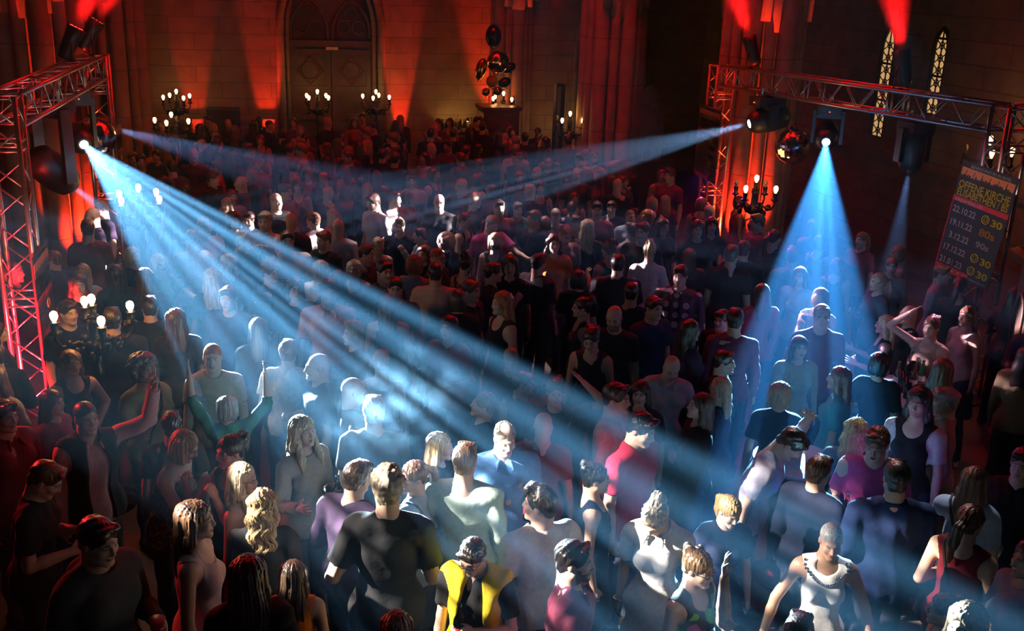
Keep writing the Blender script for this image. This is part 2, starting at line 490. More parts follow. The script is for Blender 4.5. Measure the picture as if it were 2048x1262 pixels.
def top_mesh(q, r, lod, seed=0, kind=None, e=0.0):
    kind = kind or q.get('top', 'tee'); st = LODS[lod][2]
    lo, hi = bounds(r, .09, .38 if kind == 'dress' else .70)
    hi[2] = max(r.hc[2]-.02, max(A['sh'][2]+.1 for A in r.arm.values()))
    sl = {'tee': .62, 'polo': .62, 'shirt': .68, 'shirtdress': .72, 'long': 1.97, 'jacket': 1.97, 'hoodie': 1.97, 'blouse': 0, 'tank': 0, 'vest': 0, 'dress': 0, 'rolled': 1.25, 'off': .5}.get(kind, .6)
    if kind == 'shirtdress': lo[2] = .42
    if sl > 0.7:
        for A in r.arm.values(): hi[2] = max(hi[2], A['el'][2]+.08, A['wr'][2]+.05)
    elif sl > 0:
        for A in r.arm.values(): hi[2] = max(hi[2], (A['sh']+(A['el']-A['sh'])*sl)[2]+.08)
    F = Field(*grid_for(lo, hi, st))
    e = e+{'jacket': .019, 'hoodie': .022, 'tank': .009, 'dress': .011}.get(kind, .015)
    put_torso(F, r, e, .04)
    drape = .012 if not r.fem else .006
    F.ell((0, .002, .92), (.178*r.w+e+drape, .130+e+drape, .17+e), None, .06)
    if kind in ('shirtdress', 'dress'):
        fl = .10 if kind == 'dress' else .06
        for i in range(5):
            z0 = .93-.1*i; F.ell((0, .0, z0-.05), (.17*r.w+e+fl*i/5, .13+e+fl*i/5, .13), None, .06)
    if sl > 0:
        for sd in (-1, 1): put_arm(F, r, sd, e0=.012 if kind != 'jacket' else .015, upto=sl, flare=.010 if sl < 1 else .004)
    F.disp(wr_noise(seed, .0045 if kind in ('tank', 'dress') else .0075, 26))
    # openings
    if sl > 0:
        for sd in (-1, 1):
            A = r.arm[sd]
            if sl <= 1: c = A['sh']+(A['el']-A['sh'])*sl; d = _n(A['el']-A['sh'])
            else: c = A['el']+(A['wr']-A['el'])*(sl-1); d = A['a']
            F.rc(c+d*.07, c+d*.13, .075, .06, .0, True)
    else:
        for sd in (-1, 1):
            A = r.arm[sd]; F.ell(r.t(sd*(.182 if kind != 'vest' else .2)*r.w, .0, 1.365), (.055, .13, .10), r.T, .01, True)
    nk = q.get('neck', 'crew')
    if nk == 'off': F.plane(r.t(0, .0, 1.40), r.T @ V3(0, .0, 1))
    F.ell(r.t(0, -.03, 1.512), (.066, .085, .05), r.T, .012, True)
    if nk == 'v' or kind in ('polo', 'shirt', 'rolled', 'shirtdress', 'jacket'):
        dp = {'jacket': 1.16, 'polo': 1.37}.get(kind, 1.36 if nk != 'v' else 1.27)
        F.rc(r.t(0, -.13, 1.48), r.t(0, -.17, dp), .055 if kind != 'tank' else .075, .008, .008, True)
    if nk == 'scoop':
        F.ell(r.t(0, -.10, 1.45), (.095, .11, .10), r.T, .012, True); F.ell(r.t(0, .09, 1.47), (.085, .09, .05), r.T, .012, True)
    if kind == 'tank':
        F.ell(r.t(0, .10, 1.47), (.085, .09, .06), r.T, .012, True)
        F.ell(r.t(0, -.10, 1.46 if nk == 'v' else 1.45), (.08, .10, .05 if nk == 'v' else .07), r.T, .012, True)
    if kind == 'vest':
        F.ell(r.t(0, -.24, 1.12), (.085, .24, .75), r.T, .008, True)
    if kind in ('polo', 'shirt', 'rolled', 'shirtdress', 'long') and q.get('collar', kind != 'long'):
        Rc = r.T @ frame(0, 18, 0); F.ring(r.t(0, .004, 1.475), Rc, .066 if not r.fem else .06, .015, 1.0, .006)
        for sd in (-1, 1): F.rc(r.t(sd*.045, -.085, 1.46), r.t(sd*.06, -.115, 1.415), .013, .008, .006)
        F.ell(r.t(0, -.09, 1.50), (.028, .06, .06), r.T, .004, True)
    if kind == 'jacket':
        Rc = r.T @ frame(0, 20, 0); F.ring(r.t(0, .008, 1.465), Rc, .075, .016, 1.0, .006)
        for sd in (-1, 1): F.rc(r.t(sd*.06, -.10, 1.42), r.t(sd*.03, -.15, 1.2), .014, .012, .01)
    if kind == 'hoodie': F.ell(r.t(0, .10, 1.43), (.10, .06, .07), r.T, .02)
    hem = {'jacket': .80, 'hoodie': .84, 'tank': .86, 'vest': .88, 'dress': .50, 'shirtdress': .50}.get(kind, .85)
    F.plane((0, 0, hem), (0, 0, -1))
    P, Fc = F.mesh()
    return mesh_np(kind, P, Fc)
def leg_mesh(fem, kind, lod):
    r = Rig(dict(sex='f' if fem else 'm')); st = LODS[lod][2]*1.25
    lo, hi = V3(-.30, -.22, .06), V3(.30, .2, 1.06)
    F = Field(*grid_for(lo, hi, st)); e = .012
    F.ell((0, .005, .95), (.158*(1.08 if fem else 1)*r.w+.008, .118+.009, .13), None, .03)
    put_legs(F, r, e, .035, False)
    if kind == 'skirt':
        for i in range(5): F.ell((0, .0, .88-.09*i), (.18+.016*i, .14+.014*i, .12), None, .06)
        F.plane((0, 0, .52), (0, 0, -1))
    F.disp(wr_noise(5, .005, 22)); F.plane((0, 0, 1.0), (0, 0, 1)); F.plane((0, 0, .075), (0, 0, -1))
    P, Fc = F.mesh(); return mesh_np('trousers' if kind != 'skirt' else 'skirt', P, Fc)
def shoe_mesh():
    F = Field(*grid_for(V3(-.2, -.24, -.006), V3(.2, .12, .14), .013))
    for sd in (-1, 1):
        an = V3(sd*.10, .02, .085)
        F.rc(an+V3(0, .02, -.04), an+V3(sd*.03, -.18, -.05), .052, .042, .03); F.rc(an+V3(0, .0, -.02), an+V3(0, 0, .01), .052, .05, .02)
    F.plane((0, 0, .001), (0, 0, -1)); F.plane((0, 0, .11), (0, 0, 1))
    P, Fc = F.mesh(); return mesh_np('shoes', P, Fc)
def hair_mesh(q, r, lod, seed=0):
    st = LODS[lod][3]; style = q.get('hair', 'short')
    if style == 'bald': return None
    s = HEAD_R*(.94 if r.fem else 1)
    ln = {'long': .52, 'longwavy': .55, 'ponytail': .42, 'bob': .2, 'curlylong': .45}.get(style, .16)
    big = {'afro': .24, 'curlylong': .2, 'longwavy': .19}.get(style, .17)
    lo = r.hc-V3(big, big, ln); hi = r.hc+V3(big, big, .17 if style not in ('bun', 'topknot') else .26)
    if style in ('ponytail', 'long', 'longwavy', 'curlylong'):
        b = r.hang @ V3(0, .2, 0); lo = np.minimum(lo, r.hc+b-.12*V3(1, 1, 0)-V3(0, 0, ln)); hi = np.maximum(hi, r.hc+b+.12*V3(1, 1, 0))
    F = Field(*grid_for(lo, hi, st)); h, H, G = r.h, r.H, r.hang
    g = lambda x, y, z: r.hc+G @ (V3(x, y, z)*s)
    def E(c, rad, k=.015, sub=False): F.ell(h(*(V3(*c)*s)), V3(*rad)*s, H, k, sub)
    def EG(c, rad, k=.03, sub=False): F.ell(g(*c), V3(*rad)*s, G, k, sub)
    def S(a, b, r0, r1, k=.015): F.rc(h(*(V3(*a)*s)), h(*(V3(*b)*s)), r0*s, r1*s, k)
    def SG(a, b, r0, r1, k=.03): F.rc(g(*a), g(*b), r0*s, r1*s, k)
    t = {'buzz': .004, 'balding': .006, 'short': .012, 'quiff': .012, 'curlyshort': .018}.get(style, .014)
    E((0, .02, .04), (.080+t, .100+t, .088+t))
    rs = np.random.RandomState(seed+11)
    if style in ('short', 'quiff', 'curlyshort', 'updo', 'bun', 'ponytail', 'topknot'):
        E((0, .07, -.03), (.068, .05, .06))
    if style == 'quiff': S((-.035, -.07, .12), (.04, -.075, .118), .030, .028, .03); S((0, -.03, .135), (0, .03, .135), .025, .02, .04)
    if style == 'short': S((-.05, -.075, .095), (.05, -.07, .10), .022, .022, .03)
    if style == 'curlyshort':
        for i in range(60):
            a = rs.uniform(0, 2*PI); el = rs.uniform(.05, 1.45)
            c = V3(.09*math.cos(a)*math.cos(el), .02+.11*math.sin(a)*math.cos(el), .045+.1*math.sin(el)); E(c, (.02, .02, .02), .008)
    if style == 'updo':
        for i in range(26): E((rs.uniform(-.06, .06), rs.uniform(.04, .13), rs.uniform(.04, .13)), (.026, .026, .026), .012)
    if style in ('bun', 'topknot'):
        c = (0, .07, .145) if style == 'topknot' else (0, .12, .09)
        for i in range(16):
            d = _n(rs.normal(0, 1, 3)); E(V3(*c)+d*.032, (.030, .030, .028), .008)
    if style == 'ponytail':
        E((0, .115, .05), (.03, .03, .03)); b = h(*(V3(0, .13, .04)*s)); pts = [b, b+G @ V3(0, .05, -.03), b+G @ V3(.01, .07, -.13), b+G @ V3(.02, .05, -.27)]
        for (a, c, r0, r1) in zip(pts, pts[1:], (.022, .03, .032), (.03, .034, .012)): F.rc(a, c, r0, r1, .02)
    if style == 'bob':
        EG((0, .07, -.03), (.095, .06, .115))
        for sd in (-1, 1): SG((sd*.078, -.01, .06), (sd*.088, -.025, -.105), .030, .026); EG((sd*.075, .03, -.04), (.035, .07, .10))
    if style in ('long', 'longwavy'):
        EG((0, .085, -.05), (.088, .05, .14)); EG((0, .105, -.20), (.115, .045, .17)); EG((0, .115, -.33), (.10, .035, .12))
        for sd in (-1, 1):
            SG((sd*.075, .0, .05), (sd*.088, .02, -.12), .032, .034); SG((sd*.088, .02, -.12), (sd*.10, .06, -.28), .034, .022)
            if q.get('front'): SG((sd*.08, -.01, -.04), (sd*.10, -.08, -.22), .03, .03); SG((sd*.10, -.08, -.22), (sd*.105, -.10, -.33), .03, .012)
    if style == 'curlylong':
        for i in range(120):
            a = rs.uniform(0, 2*PI); z = rs.uniform(-.34, .12); rad = .10+.03*rs.rand()
            if math.sin(a) < -.35 and z < .085: continue
            c = V3(rad*math.cos(a), .03+rad*math.sin(a), z); q_ = .026+.01*rs.rand(); EG(c, (q_, q_, q_*1.3), .014)
        EG((0, .085, -.1), (.09, .05, .2))
    if style == 'afro':
        for i in range(170):
            d = _n(rs.normal(0, 1, 3))
            if d[1] < -.45 and d[2] < .55: continue
            c = V3(0, .045, .02)+d*V3(.125, .115, .125); EG(c, (.034, .034, .034), .014)
        E((0, .05, .03), (.125, .11, .12))
    az_f = {'short': 34, 'quiff': 34, 'buzz': 0, 'curlyshort': 0, 'afro': 0}.get(style, 46)
    if az_f and lod < 2:
        ph = rs.uniform(0, 6, 4)
        wav = 22 if style in ('longwavy',) else 7
        Hi = H if style in ('short', 'quiff', 'balding', 'bun', 'updo') else G
        def dz(X, Y, Z):
            x, y, z = X-r.hc[0], Y-r.hc[1], Z-r.hc[2]
            lx = Hi[0, 0]*x+Hi[1, 0]*y+Hi[2, 0]*z; ly = Hi[0, 1]*x+Hi[1, 1]*y+Hi[2, 1]*z; lz = Hi[0, 2]*x+Hi[1, 2]*y+Hi[2, 2]*z
            if style in ('short', 'quiff', 'balding'):
                u = lx*1.0+.02*np.sin(ly*40+ph[2])
                return .0024*np.sin(u*330+ph[0])+.002*np.sin(ly*120+lz*90+lx*60+ph[1])
            a = np.arctan2(lx, ly+.02)+(.16 if wav > 10 else .05)*np.sin(lz*wav*2+ph[0])
            return .0034*np.sin(a*az_f+ph[1])+.0026*np.sin(a*19+lz*9+ph[2])+(.006*np.sin(lz*wav*2.2+a*3+ph[3]) if wav > 10 else 0)
        F.disp(dz)
    elif lod < 2 and style != 'buzz': F.disp(wr_noise(seed, .003, 130))
    # the face and the ears stay free
    top = .062 if style not in ('balding',) else .12
    if q.get('fringe'): top = .035
    E((0, -.125, -.035), (.068, .075, .035+top), .006, True)
    E((0, -.12, .0), (.055, .05, .03+top), .010, True)
    if style in ('long', 'longwavy', 'bob', 'curlylong', 'afro'): E((0, -.10, -.08), (.060, .075, .075), .006, True)
    else:
        for sd in (-1, 1): E((sd*.09, -.005, -.035), (.03, .030, .045), .004, True); E((sd*.08, -.06, -.06), (.035, .04, .065), .004, True)
        F.ell(h(*(V3(0, -.02, -.13)*s)), V3(.14, .14, .065)*s, H, .004, True)
    if style == 'balding':
        E((0, -.03, .13), (.062, .09, .05), .01, True)
    P, Fc = F.mesh()
    if len(P) < 20: return None
    return mesh_np('hair', P, Fc)
def glasses_mesh(r):
    m = MB(); s = HEAD_R*(.94 if r.fem else 1)
    for sd in (-1, 1):
        c = V3(sd*.033, -.108, .0)
        m.tube([r.h(*((c+V3(.023*math.cos(a), .004*abs(math.cos(a)), .018*math.sin(a)))*s)) for a in np.linspace(0, 2*PI, 16, endpoint=False)], .0022, 5, closed=True)
        m.tube([r.h(*(V3(sd*.056, -.104, .004)*s)), r.h(*(V3(sd*.082, -.06, .006)*s)), r.h(*(V3(sd*.084, .01, .006)*s))], .002, 5)
    m.tube([r.h(*(V3(-.010, -.110, .004)*s)), r.h(*(V3(0, -.116, .007)*s)), r.h(*(V3(.010, -.110, .004)*s))], .002, 5)
    return m.me('glasses', True)
def strap_mesh(r, sd=1):
    """a bag strap over one shoulder, across the chest and the back"""
    m = MB(); pts = []
    for i in range(28):
        a = 2*PI*i/28
        u = math.cos(a)
        x = sd*(.10*u-.05*(1-abs(u))*0) ; z = 1.16+.275*u
        wy = math.sin(a)
        x = sd*(.02+.10*u) if u > 0 else sd*(.02+.19*u)
        y = -.155*wy*(1-.35*max(0, u)**3)
        pts.append(r.t(x, y, z))
    m.tube(pts, .011, 6, closed=True)
    return m.me('bag_strap', True)
def cap_mesh(r):
    s = HEAD_R; m = MB()
    F = Field(*grid_for(r.hc-.17, r.hc+.17, .009))
    F.ell(r.h(0, .015*s, .065*s), V3(.105, .125, .055)*s, r.H, .02); F.ell(r.h(0, -.10*s, .055*s), V3(.07, .06, .010)*s, r.H, .01)
    F.ell(r.h(0, .0, .02*s), V3(.083, .102, .07)*s, r.H, .005, True)
    P, Fc = F.mesh(); return mesh_np('flat_cap', P, Fc)
# ---------------------------------------------------------------- materials of the place
def stone(name, col, bw, bh, mortar=.012, var=.35):
    m, nt, b = newmat(name); N = nt.nodes; L = nt.links
    tc = N.new('ShaderNodeTexCoord'); mp = N.new('ShaderNodeMapping'); mp.inputs['Rotation'].default_value = (PI/2, 0, 0)
    L.new(tc.outputs['Object'], mp.inputs[0])
    cx = N.new('ShaderNodeSeparateXYZ'); L.new(tc.outputs['Object'], cx.inputs[0])
    ad = N.new('ShaderNodeMath'); ad.operation = 'ADD'; L.new(cx.outputs[0], ad.inputs[0]); L.new(cx.outputs[1], ad.inputs[1])
    cm = N.new('ShaderNodeCombineXYZ'); L.new(ad.outputs[0], cm.inputs[0]); L.new(cx.outputs[2], cm.inputs[1])
    br = N.new('ShaderNodeTexBrick'); br.inputs['Scale'].default_value = 1; br.inputs['Brick Width'].default_value = bw; br.inputs['Row Height'].default_value = bh
    br.inputs['Mortar Size'].default_value = mortar; br.inputs['Mortar Smooth'].default_value = .3
    c = np.array(col)
    br.inputs['Color1'].default_value = (*c, 1); br.inputs['Color2'].default_value = (*(c*(1-var)), 1); br.inputs['Mortar'].default_value = (*(c*.5), 1)
    L.new(cm.outputs[0], br.inputs['Vector'])
    no = N.new('ShaderNodeTexNoise'); no.inputs['Scale'].default_value = 3; no.inputs['Detail'].default_value = 6; L.new(tc.outputs['Object'], no.inputs['Vector'])
    mr = N.new('ShaderNodeMapRange'); mr.inputs[1].default_value = .3; mr.inputs[2].default_value = .7; mr.inputs[3].default_value = .7; mr.inputs[4].default_value = 1.15; L.new(no.outputs['Fac'], mr.inputs[0])
    mx = N.new('ShaderNodeMix'); mx.data_type = 'RGBA'; mx.blend_type = 'MULTIPLY'; mx.inputs[0].default_value = 1
    L.new(br.outputs['Color'], mx.inputs[6]); L.new(mr.outputs[0], mx.inputs[7]); L.new(mx.outputs[2], b.inputs['Base Color'])
    b.inputs['Roughness'].default_value = .85
    bp = N.new('ShaderNodeBump'); bp.inputs['Strength'].default_value = .6; bp.inputs['Distance'].default_value = .02; bp.invert = True
    L.new(br.outputs['Fac'], bp.inputs['Height'])
    bp2 = N.new('ShaderNodeBump'); bp2.inputs['Strength'].default_value = .35; bp2.inputs['Distance'].default_value = .03
    L.new(no.outputs['Fac'], bp2.inputs['Height']); L.new(bp.outputs[0], bp2.inputs['Normal']); L.new(bp2.outputs[0], b.inputs['Normal'])
    return m
M_wall = stone('ashlar', (.25, .20, .15), 1.1, .36, .010, .18)
M_col = stone('pier_stone', (.28, .24, .19), 6.0, .9, .010, .15)
M_floor = mat('floor_stone', (.10, .085, .075), .5, noise=.4, nscale=2, bump=.15)
M_wood = mat('dark_oak', (.07, .042, .022), .45, noise=.5, nscale=5, bump=.2, bscale=25)
M_iron = mat('wrought_iron', (.022, .019, .016), .32, .55, noise=.3, nscale=20, bump=.25, bscale=60)
M_alu = mat('aluminium_tube', (.62, .62, .64), .33, .9, noise=.12, nscale=30)
M_black = mat('black_housing', (.018, .018, .02), .42, bump=.06, bscale=80)
M_rubber = mat('black_matte', (.012, .012, .013), .8)
M_chrome = mat('mirror_tile', (.85, .85, .88), .06, 1.0)
M_gold = mat('gold_foil', (.85, .50, .18), .12, 1.0, bump=.25, bscale=9)
M_darkfoil = mat('black_foil', (.03, .03, .035), .14, .6, bump=.2, bscale=9)
M_yellow = mat('yellow_latex', (.65, .38, .04), .35)
M_linen = mat('pale_linen', (.62, .52, .42), .9, noise=.2, nscale=6, bump=.4, bscale=5)
M_marble = mat('white_marble', (.75, .68, .6), .5, noise=.2, nscale=8)
M_whitetop = mat('white_tabletop', (.8, .78, .8), .35)
M_steel = mat('steel_leg', (.3, .3, .32), .3, .9)
M_glass = mat('clear_glass', (.9, .95, .95), .03, trans=1.0)
M_bglass = mat('brown_glass', (.22, .09, .02), .05, trans=.7)
M_gglass = mat('green_glass', (.08, .3, .07), .05, trans=.6)
M_cola = mat('dark_cola', (.015, .006, .004), .1)
M_red = mat('red_plastic', (.6, .02, .04), .35)
M_bulb = mat('lit_bulb', (1, .8, .5), .3, emit=(1, .50, .16), es=26)
M_unlit = mat('unlit_bulb', (.5, .42, .3), .1, trans=.6)
M_lens = mat('lit_lens', (.8, .9, 1), .2, emit=(.72, .86, 1), es=9)
M_redlens = mat('lit_red_lens', (1, .1, .05), .3, emit=(1, .03, .02), es=7)
M_led = mat('red_indicator', (1, .1, .05), .3, emit=(1, .06, .03), es=5)
M_pane = mat('lit_pane', (.9, .7, .4), .4, emit=(1, .62, .26), es=.62, noise=.5, nscale=12)
M_lead = mat('window_tracery', (.03, .025, .02), .7)
M_plate = mat('pale_plate', (.75, .5, .38), .5)

# ---------------------------------------------------------------- the setting
YB = 25.0
st = lambda o: tag(o, kind='structure')
st(MB().bb((-9, -3, -.2), (13, YB+.6, 0)).build('floor', M_floor))
st(MB().bb((-9, -3, 11), (13, YB+.6, 11.2)).build('ceiling', M_wall))
def arch_pts(x0, x1, z0, zs, sharp=1.25, n=10):
    """pointed arch outline, up one side and down the other"""
    w = x1-x0; R = w*sharp; cx = x0+R
    a1 = math.acos((R-w/2)/R)
    L = [(cx-R*math.cos(a1*i/n), zs+R*math.sin(a1*i/n)) for i in range(n+1)]
    Rr = [(x0+x1-p[0], p[1]) for p in L[::-1]][1:]
    return [(x0, z0)]+L+Rr+[(x1, z0)]
# back wall with the door recess cut out of it
DX0, DX1, DZS = .55, 2.84, 3.35
ap = arch_pts(DX0, DX1, 0, DZS, 1.05)
outer = [(13, 0), (13, 11), (-9, 11), (-9, 0)]
st(MB().prism(ap+outer, .6, lambda p: p+V3(0, YB, 0)).build('wall_back', M_wall))
st(MB().bb((DX0-.3, YB+.5, 0), (DX1+.3, YB+.6, 6)).build('wall_recess', M_wood))
def moulding(name, pts, r, y, material):
    m = MB(); m.tube([V3(x, y, z) for x, z in pts], r, 8); return st(m.build(name, material, None, True))
moulding('trim_1', arch_pts(DX0-.02, DX1+.02, 0, DZS, 1.05), .10, YB+.02, M_wall)
moulding('trim_2', arch_pts(DX0+.14, DX1-.14, 0, DZS, 1.05), .06, YB+.16, M_wall)
# tympanum tracery over the doors
mid = (DX0+DX1)/2
for k, (a, b) in enumerate(((DX0+.22, mid-.06), (mid+.06, DX1-.22))):
    moulding('trim_%d' % (3+k), arch_pts(a, b, 3.1, 3.3, 1.0), .045, YB+.30, M_wood)
    c = (a+b)/2; m = MB()
    for q in range(3):
        an = PI/2+q*2*PI/3; cx, cz = c+.2*math.cos(an), 3.52+.2*math.sin(an)
        m.tube([V3(cx+.15*math.cos(t), YB+.32, cz+.15*math.sin(t)) for t in np.linspace(0, 2*PI, 18, endpoint=False)], .028, 6, closed=True)
    st(m.build('trim_%d' % (5+k), M_wood, None, True))
# the doors: two leaves with carved panels
for k, (a, b) in enumerate(((DX0+.2, mid-.01), (mid+.01, DX1-.2))):
    y = YB+.32
    d = st(MB().bb((a, y, 0), (b, y+.08, 3.0)).build('door_%d' % (k+1), M_wood))
    fr = MB()
    for x in (a+.06, b-.06): fr.bb((x-.06, y-.05, 0), (x+.06, y, 3.0))
    for z in (.1, 1.35, 2.0, 2.85): fr.bb((a, y-.06, z-.07), (b, y, z+.07))
    fr.build('door_frame', M_wood, d)
    ca = MB(); c = (a+b)/2
    for z in (.72, 2.43):
        hz = .33 if z > 1 else .5; q = [(c, z+hz), (c+.3, z), (c, z-hz), (c-.3, z)]
        ca.tube([V3(x, y-.01, zz) for x, zz in q], .022, 6, closed=True)
        ca.tube([V3(c+.2*math.cos(t), y-.01, z+.2*math.sin(t)) for t in np.linspace(0, 2*PI, 16, endpoint=False)], .02, 6, closed=True)
    ca.build('door_carving', M_wood, d, True)
MB().bb((DX0+.2, YB+.22, 3.0), (DX1-.2, YB+.34, 3.14)); 
lt = MB().bb((DX0+.1, YB+.2, 2.98), (DX1-.1, YB+.4, 3.12)); st(lt.build('trim_7', M_wood))
p = aty(664, 97, YB+.15)
o = MB().bb(p-V3(.14, .02, .035), p+V3(.14, .02, .035)).build('door_plate', M_plate); tag(o, 'small pale rectangular plate mounted over the church doors', 'plate')

# side walls
st(MB().bb((-9.3, -3, 0), (-9, YB+.6, 11.2)).build('wall_left', M_wall))
st(MB().bb((13, -3, 0), (13.3, YB+.6, 11.2)).build('wall_right', M_wall))
st(MB().bb((-9.3, -3.3, 0), (13.3, -3, 11.2)).build('wall_front', M_wall))
# aisle wall with two lancets, standing in front of the outer wall
WX = 11.0
def lancet(n, yc, z0, z1, w):
    f = MB()
    pts = arch_pts(yc-w/2, yc+w/2, z0, z1-w*.9, 1.1, 6)
    M = lambda p: V3(WX+.05+p[1], p[0], p[2])
    g = st(MB().prism(pts, .02, M).build('window_%d' % n, M_pane))
    f.tube([V3(WX+.03, y, z) for y, z in pts], .035, 6, closed=True)
    nn = int((z1-z0)/.22)
    for i in range(nn):
        zc = z0+(i+.5)*(z1-z0-w*.5)/nn
        for s in (-1, 1):
            f.tube([V3(WX+.035, yc+s*w*.48, zc-.10), V3(WX+.035, yc+s*.02, zc), V3(WX+.035, yc+s*w*.48, zc+.10)], .012, 5)
        f.tube([V3(WX+.035, yc+.06*math.cos(t), zc+.06*math.sin(t)) for t in np.linspace(0, 2*PI, 10, endpoint=False)], .010, 5, closed=True)
        if i % 3 == 2: f.tube([V3(WX+.035, yc-w/2, zc+.11), V3(WX+.035, yc+w/2, zc+.11)], .022, 5)
    f.tube([V3(WX+.035, yc, z0), V3(WX+.035, yc, z1)], .014, 5)
    f.build('window_tracery', M_lead, g)
lancet(1, 17.0, 2.12, 4.05, .40)
lancet(2, 15.5, 2.72, 4.12, .36)
# wall panels round the lancets (four slabs, no slab over a lancet)
def aisle(lo, hi, n): st(MB().bb((WX, lo[0], lo[1]), (WX+.25, hi[0], hi[1])).build(n, M_wall))
wb = MB()
wb.bb((WX, -3, 0), (WX+.25, YB, 2.12)); wb.bb((WX, -3, 4.35), (WX+.25, YB, 11)); wb.bb((WX, 17.2, 2.12), (WX+.25, YB, 4.35))
wb.bb((WX, 15.68, 2.12), (WX+.25, 16.8, 4.35)); wb.bb((WX, -3, 2.12), (WX+.25, 15.32, 4.35)); wb.bb((WX, 15.32, 2.12), (WX+.25, 15.68, 2.72))
st(wb.build('wall_aisle', M_wall))
st(MB().bb((WX-.08, -3, 1.75), (WX, YB, 1.95)).build('trim_8', M_wall))

# clustered piers
def pier(name, x, y, R=.5, n=12, rs=.13, h=11.0):
    m = MB()
    m.lathe([(R*.92, 0), (R*.92, h)], (x, y, 0), 24)
    for k in range(n):
        a = 2*PI*(k+.5)/n; r = rs*(1.15 if k % 2 else .72)
        m.lathe([(r*1.5, 0), (r*1.5, .25), (r, .45), (r, h)], (x+R*math.cos(a), y+R*math.sin(a), 0), 12)
    m.lathe([(R+.16, 0), (R+.16, .18), (R+.06, .34)], (x, y, 0), 24)
    return st(m.build(name, M_col, None, True))
AR = [(7.85, 15.6), (6.95, 20.3), (5.95, YB+.1), (9.9, 9.3), (10.2, 2.0)]
AL = [(-2.98, 16.1), (-2.75, 22.3), (-3.6, 9.0), (-3.6, 2.0)]
for k, (x, y) in enumerate(AR): pier('column_%d' % (k+1), x, y, .52 if k != 2 else .42)
for k, (x, y) in enumerate(AL): pier('column_%d' % (k+6), x, y, .52)
def arcade(name, a, b, zs, r=.16):
    """moulded pointed arch from pier to pier"""
    a = V3(*a, 0); b = V3(*b, 0); Ln = np.linalg.norm(b-a); d = (b-a)/Ln; nrm = V3(-d[1], d[0], 0)
    pts = arch_pts(.45, Ln-.45, zs, zs, .82, 12)[1:-1]
    m = MB()
    for off, rr, dz in ((0, r, 0), (.26, r*.6, .06), (-.26, r*.6, .06), (.44, r*.5, .22), (-.44, r*.5, .22)):
        m.tube([a+d*u+nrm*off+V3(0, 0, z+dz) for u, z in pts], rr, 8)
    for i in range(len(pts)-1):
        for t in (.25, .75):
            u = pts[i][0]*(1-t)+pts[i+1][0]*t; z = pts[i][1]*(1-t)+pts[i+1][1]*t
            for off in (.14, -.14): m.sphere(a+d*u+nrm*off+V3(0, 0, z+.02), .055, 6, 4)
    st(m.build(name, M_col, None, True))
    w = MB(); top = [(0, 11), (0, zs)]
    poly = arch_pts(.45, Ln-.45, zs, zs, .82, 12)
    poly = poly+[(Ln, zs), (Ln, 11), (0, 11), (0, zs)]
    w.prism(poly, .5, lambda p: a+d*p[0]+nrm*(p[1]-.25)+V3(0, 0, p[2]))
    st(w.build(name.replace('trim', 'wall_arcade'), M_wall))
arcade('trim_10', AR[0], AR[1], 3.95); arcade('trim_11', AR[1], AR[2], 3.95); arcade('trim_12', AR[3], AR[0], 3.95); arcade('trim_13', AR[4], AR[3], 3.95)
arcade('trim_14', AL[0], AL[1], 3.95); arcade('trim_15', AL[2], AL[0], 3.95); arcade('trim_16', AL[3], AL[2], 3.95)
# blind arch and cornice on the end wall of the aisle
moulding('trim_17', arch_pts(7.6, 9.4, 0, 2.9, 1.0), .09, YB-.02, M_wall)
st(MB().bb((-9, YB-.05, 1.25), (DX0-.15, YB, 1.33)).build('trim_18', M_wall))

# ---------------------------------------------------------------- truss rig
def box_truss(root, a, b, up, side, w=.29, ch=.0245, br=.0085, pitch=.29, ladder=False):
    a, b, up, side = [np.array(v, float) for v in (a, b, up, side)]
    Ln = np.linalg.norm(b-a); d = (b-a)/Ln; h = w/2
    cn = [(-1, -1), (1, -1), (1, 1), (-1, 1)]
    P = lambda t, c: a+d*t+side*c[0]*h+up*c[1]*h
    for c in cn: MB().tube([P(0, c), P(Ln, c)], ch, 12).build('chord', M_alu, root, True)
    n = max(2, round(Ln/pitch)); s = Ln/n; m = MB()
    for f in range(4):
        c0, c1 = cn[f], cn[(f+1) % 4]
        for i in range(n):
            p, q = (c0, c1) if i % 2 == 0 else (c1, c0)
            m.tube([P(i*s+.02, p), P((i+1)*s-.02, q)], br, 6)
        for t in (0.02, Ln-.02): m.tube([P(t, c0), P(t, c1)], br*1.2, 6)
        k = 1.5
        while k < Ln-.4:
            for t in (k-.04, k+.04): m.tube([P(t, c0), P(t, c1)], br*1.3, 6)
            k += 1.5
    m.build('lattice', M_alu, root, True)
TOP = 3.5; BZ = TOP-.145
nearL = V3(*atz(0, 190, TOP)[:2], 0); farL = V3(-2.12, 15.25, 0); farR = V3(6.98, 15.12, 0); nearR = V3(8.17, 10.05, 0)
def tower(p, label):
    r = empty('truss_tower', p); tag(r, label, 'lighting truss', 'aluminium truss towers')
    box_truss(r, (0, 0, .04), (0, 0, TOP), (0, 1, 0), (1, 0, 0))
    MB().bb((-.3, -.3, 0), (.3, .3, .025)).build('base_plate', M_black, r)
tower(nearL, 'red-lit aluminium truss tower beside the large five-bulb candelabra')
tower(farL, 'aluminium truss tower behind the bright beam, in front of the red-lit pier')
tower(farR, 'truss tower with hanging dates banner beside the candelabra on red columns')
tower(nearR, 'truss tower standing beside the drinks table, partly hidden by its tilted banner')
